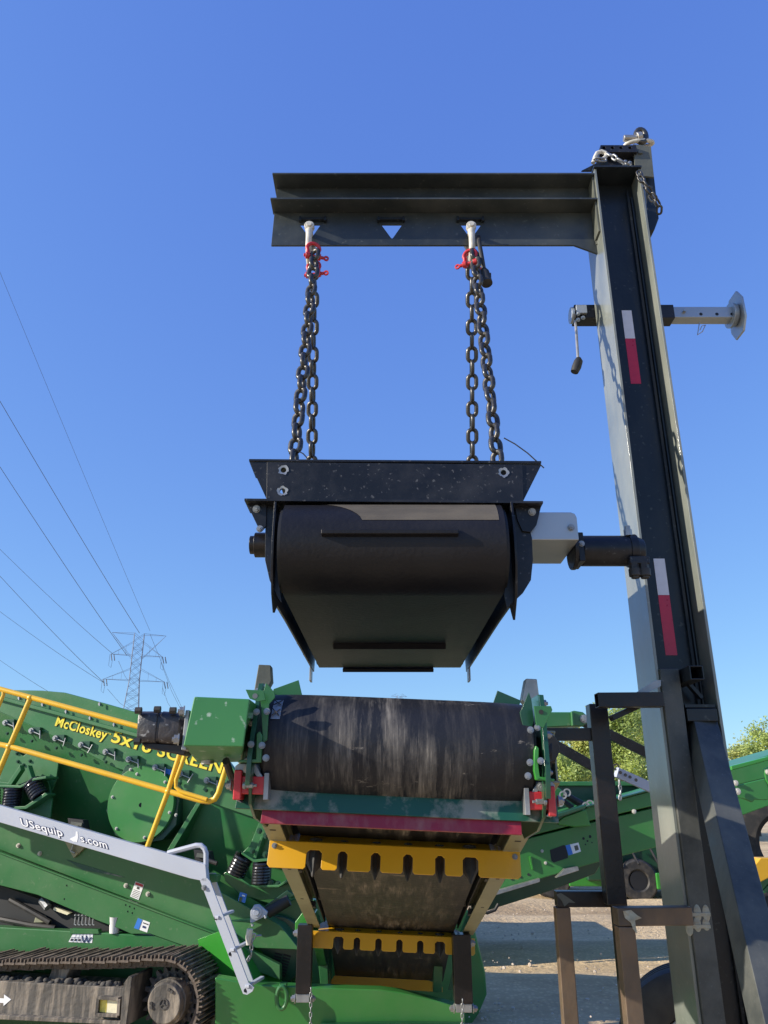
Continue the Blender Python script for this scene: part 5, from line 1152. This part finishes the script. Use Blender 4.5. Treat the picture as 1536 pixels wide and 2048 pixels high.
# loose stones on the yard
rnd = random.Random(21); mb = MB()
for i in range(1500):
    y = 7.0 + 11*rnd.random()**1.3; x = rnd.uniform(-.1, .55)*y + rnd.uniform(0, 1.5); r_ = rnd.uniform(.006, .018)*(.5 + rnd.random()**3)
    mb.sphere((x, y, rnd.uniform(-.03, .045)), r_, (1, rnd.uniform(.6, 1.2), rnd.uniform(.5, .9)), 5)
o = mb.build('loose_stones', mat('limestone_gravel', (.50, .42, .33), .9, var=.4, vscale=3), sharp=20); o['kind'] = 'stuff'
# ================================================================ PYLONS AND WIRES
def pylon(base, H, W0, W1, arms, label, s=1.):
    t = thing('power_pylon', base, label, 'pylon', None); bx, by, bz = base
    cr = R(20); ux = V((math.cos(cr), math.sin(cr), 0)); uy = V((-math.sin(cr), math.cos(cr), 0)); b0 = V(base)
    def leg(i, j, z):
        wz = W0 + (W1-W0)*min(1, z/(H*.72)); return b0 + ux*(i*wz/2) + uy*(j*wz/2) + V((0, 0, z))
    mb = MB(); r1, r2 = .06*s, .030*s
    for i in (-1, 1):
        for j in (-1, 1): mb.tube([leg(i, j, 0), leg(i, j, H*.72), leg(i, j, H)], r1, 5)
    n = 22
    for k in range(n):
        z0, z1 = H*k/n, H*(k+1)/n
        for (a, b) in (((-1,-1), (1,-1)), ((1,-1), (1,1)), ((1,1), (-1,1)), ((-1,1), (-1,-1))):
            mb.tube([leg(*a, z0), leg(*b, z1)], r2, 4); mb.tube([leg(*b, z0), leg(*a, z1)], r2, 4)
            if k % 2 == 0: mb.tube([leg(*a, z0), leg(*b, z0)], r2, 4)
    mb.build('lattice_tower', 'pylon', t)
    tips = []
    for (z, L, rise) in arms:
        mb = MB()
        for sgn in (-1, 1):
            tip = b0 + ux*(sgn*L) + V((0, 0, z)); tips.append(tip)
            for j in (-1, 1): mb.tube([leg(sgn, j, z), tip], r2*1.2, 4); mb.tube([leg(sgn, j, z+rise), tip], r2, 4)
            if rise > 0 :
                for q in (.33, .66): mb.tube([leg(sgn, -1, z).lerp(tip, q), leg(sgn, -1, z+rise).lerp(tip, q)], r2*.8, 4)
        mb.build('cross_arm', 'pylon', t)
        if z < H*.97:
            for sgn in (-1, 1):
                tip = b0 + ux*(sgn*L) + V((0, 0, z)); MB().piece().tube([tip, tip + V((.5, -.6, -1.3))*s], .10*s, 6).piece().tube([tip + ux*.5, tip + ux*.5 + V((.5, -.6, -1.3))*s], .10*s, 6).build('insulator', 'wire', t)
                MB().tube([tip - ux*.2, tip + V((-.2, 0, -2.2))*s, tip + V((.3, 0, -2.6))*s, tip + V((.6, -.6, -1.3))*s], .03*s, 4).build('jumper_loop', 'wire', t)
    return tips
bY = 150.
top = P(279, 1268, bY); H = top.z
tips = pylon((top.x, bY, 0), H, 5.6, 1.85, [(P(279, 1361, bY).z, 5.6, 2.2), (P(279, 1311, bY).z, 4.8, 2.6), (H-.05, 5.1, -4.8)], 'steel lattice transmission tower with three cross arms rising behind the screener')
pylon((P(798, 1395, 420).x, 420, 0), P(798, 1391, 420).z, 7, 2.4, [(P(798, 1401, 420).z, 4.5, 1.5), (P(798, 1393, 420).z, 4.5, 1.5)], 'tiny distant lattice tower just above the conveyor drum', 1.4)
c = P(1522, 1460, 60); t = thing('utility_pole', (c.x, 60, 0), 'thin grey pole with small cross pieces among the trees at the right edge', 'pole')
MB().tube([(c.x, 60, 0), (c.x, 60, P(1522, 1456, 60).z)], .09, 8).build('pole_shaft', 'pylon', t); MB().bx(c.x-.7, c.x+.1, 59.95, 60.05, P(1522, 1462, 60).z-.05, P(1522, 1462, 60).z+.05).build('cross_piece', 'pylon', t)
# each wire: from its point on the tower towards and over the camera's left, sagging
WL = [((279, 1311-45), (0, 795), 'second highest'), ((254, 1311), (0, 927), 'third'), ((226, 1308), (0, 1093), 'fourth'), ((209, 1366), (0, 1146), 'fifth'), ((209, 1366), (0, 1218), 'sixth'), ((150, 1412), (0, 1316), 'lowest')]
desc = ['thickest power line, meeting the top of the lattice tower', 'power line running to the tower\'s middle arm from above', 'thin power line reaching the left tip of the middle arm', 'upper of the two power lines meeting the left tip of the lowest arm', 'lower of the two power lines meeting the left tip of the lowest arm', 'lowest power line, vanishing behind the green screener\'s top edge']
def wire3(pf, pn, Yf, Yn, sag, label, r=.035):
    a, b = P(*pf, Yf), P(*pn, Yn); e = b + (b-a)*.25; pts = []
    for i in range(21):
        q = i/20; p = a.lerp(e, q); p = p - V((0, 0, sag*4*q*(1-q)*.25)); pts.append(p)
    o = MB().tube(pts, [r*(1-.72*i/20) for i in range(21)], 5).build('power_line', 'wire'); tag(o, label, 'power line', 'power lines to the tower')
for (pf, pn, _), lb, yn, r_ in zip(WL, desc, (52, 58, 70, 66, 76, 90), (.05, .05, .038, .045, .036, .036)): wire3(pf, pn, 150 if pf[0] != 150 else 140, yn, 1.5, lb, r_)
wire3((300, 1262), (0, 538), 120, 38, 1.0, 'faint highest power line crossing the upper left of the sky', .022)
for k, (a, b, lb) in enumerate((((237, 1322), (262, 1368), 'thin line dropping from the left tip of the middle arm'), ((322, 1325), (362, 1420), 'thin line falling from the right tip of the middle arm'), ((325, 1375), (345, 1420), 'thin line falling from the right tip of the lowest arm'), ((215, 1378), (262, 1420), 'thin line dropping from the left tip of the lowest arm'), ((300, 1268), (370, 1428), 'long thin line passing right of the tower'))):
    p, q = P(*a, 151), P(*b, 190); o = MB().tube([p, p.lerp(q, .5) - V((0, 0, .6)), q], .03, 4).build('power_line', 'wire'); tag(o, lb, 'power line', 'power lines beyond the tower')

# ================================================================ TREES
def tree(x, y, H, Rr, leafn, seed, label, m='leaf', lean=0., low=.15):
    rnd = random.Random(seed); t = thing('tree', (x, y, 0), label, 'tree', 'trees behind the yard')
    mb = MB(); mb.tube([(x, y, -.1), (x + lean*.3, y, H*.35), (x + lean*.7, y, H*.7), (x + lean, y, H*.97)], [.16*H/8, .12*H/8, .07*H/8, .015], 8); tips_ = []
    for i in range(26):
        q = rnd.uniform(low, .92); z0 = H*q; a = rnd.uniform(0, 2*math.pi); L_ = Rr*(1.15 - .75*q)*rnd.uniform(.6, 1.1)
        p0 = V((x + lean*q, y, z0)); p1 = p0 + V((math.cos(a)*L_*.5, math.sin(a)*L_*.5, L_*.35)); p2 = p0 + V((math.cos(a)*L_, math.sin(a)*L_, L_*.8))
        mb.tube([p0, p1, p2], [.035*H/8, .022*H/8, .008], 5); tips_ += [(p1, .8), (p2, 1.), (p0.lerp(p1, .5), .6), (p1.lerp(p2, .5), .9)]
    tips_.append((V((x+lean, y, H*.97)), .9)); mb.build('trunk', 'bark', t)
    bm = bmesh.new()
    for i in range(leafn):
        c_, wgt = rnd.choice(tips_)
        if rnd.random() > wgt: continue
        o_ = V((rnd.gauss(0, 1), rnd.gauss(0, 1), rnd.gauss(0, .8))) * (Rr*.13) ; p = c_ + o_; s_ = rnd.uniform(.04, .085)
        u_ = V((rnd.uniform(-1, 1), rnd.uniform(-1, 1), rnd.uniform(-1, 1))).normalized(); v_ = u_.orthogonal().normalized()*s_*.7; u_ = u_*s_
        bm.faces.new([bm.verts.new(q_) for q_ in (p-u_, p+v_, p+u_, p-v_)])
    me = bpy.data.meshes.new('crown'); bm.to_mesh(me); bm.free(); me.materials.append(M[m]); o = bpy.data.objects.new('crown', me); COL.objects.link(o); o.parent = t; o.location = V((0, 0, 0)) - V((x, y, 0))
def tx(u, Y): return P(u, 1560, Y).x
def tz(v, Y): return P(768, v, Y).z
for (u, v, Y, Rr, n, sd_, lb, m) in (
    (1128, 1506, 34, 1.5, 7000, 1, 'small sparse spring tree beside the conveyor drum, leftmost of the trees', 'leaf'),
    (1170, 1478, 36, 1.7, 9000, 2, 'yellowish bushy tree between the drum and the black hanging post', 'leaf2'),
    (1200, 1462, 40, 2.0, 9000, 3, 'tree with thin branches directly behind the black hanging post', 'leaf'),
    (1252, 1425, 35, 1.9, 14000, 4, 'tall dense light green tree between the black post and the mast', 'leaf'),
    (1290, 1432, 38, 2.0, 12000, 5, 'tall tree half hidden behind the left side of the mast', 'leaf2'),
    (1502, 1474, 40, 1.3, 9000, 6, 'small rounded tree right of the mast above the green boom', 'leaf2'),
    (1545, 1440, 36, 1.3, 9000, 7, 'tree cut off by the right edge of the photo', 'leaf'),
    (1470, 1500, 44, 1.2, 1500, 8, 'nearly bare twiggy tree just right of the mast', 'leaf')):
    tree(tx(u, Y), Y, tz(v, Y), Rr, n, sd_, lb, m)
# low far wood closing the horizon
rnd = random.Random(77); bm = bmesh.new()
for i in range(26000):
    x = rnd.uniform(-90, 130); y = 125 + rnd.uniform(-4, 4); hh = 3.4 + 1.2*math.sin(x*.21) + .9*math.sin(x*.67+1)
    p = V((x, y, hh*math.sqrt(rnd.random()))); s_ = rnd.uniform(.2, .45); u_ = V((rnd.uniform(-1, 1), rnd.uniform(-1, 1), rnd.uniform(-1, 1))).normalized(); v_ = u_.orthogonal().normalized()*s_*.7; u_ = u_*s_
    bm.faces.new([bm.verts.new(q_) for q_ in (p-u_, p+v_, p+u_, p-v_)])
me = bpy.data.meshes.new('far_wood'); bm.to_mesh(me); bm.free(); me.materials.append(M['leaf']); o = bpy.data.objects.new('far_wood', me); COL.objects.link(o); tag(o, None, None, None, 'stuff')
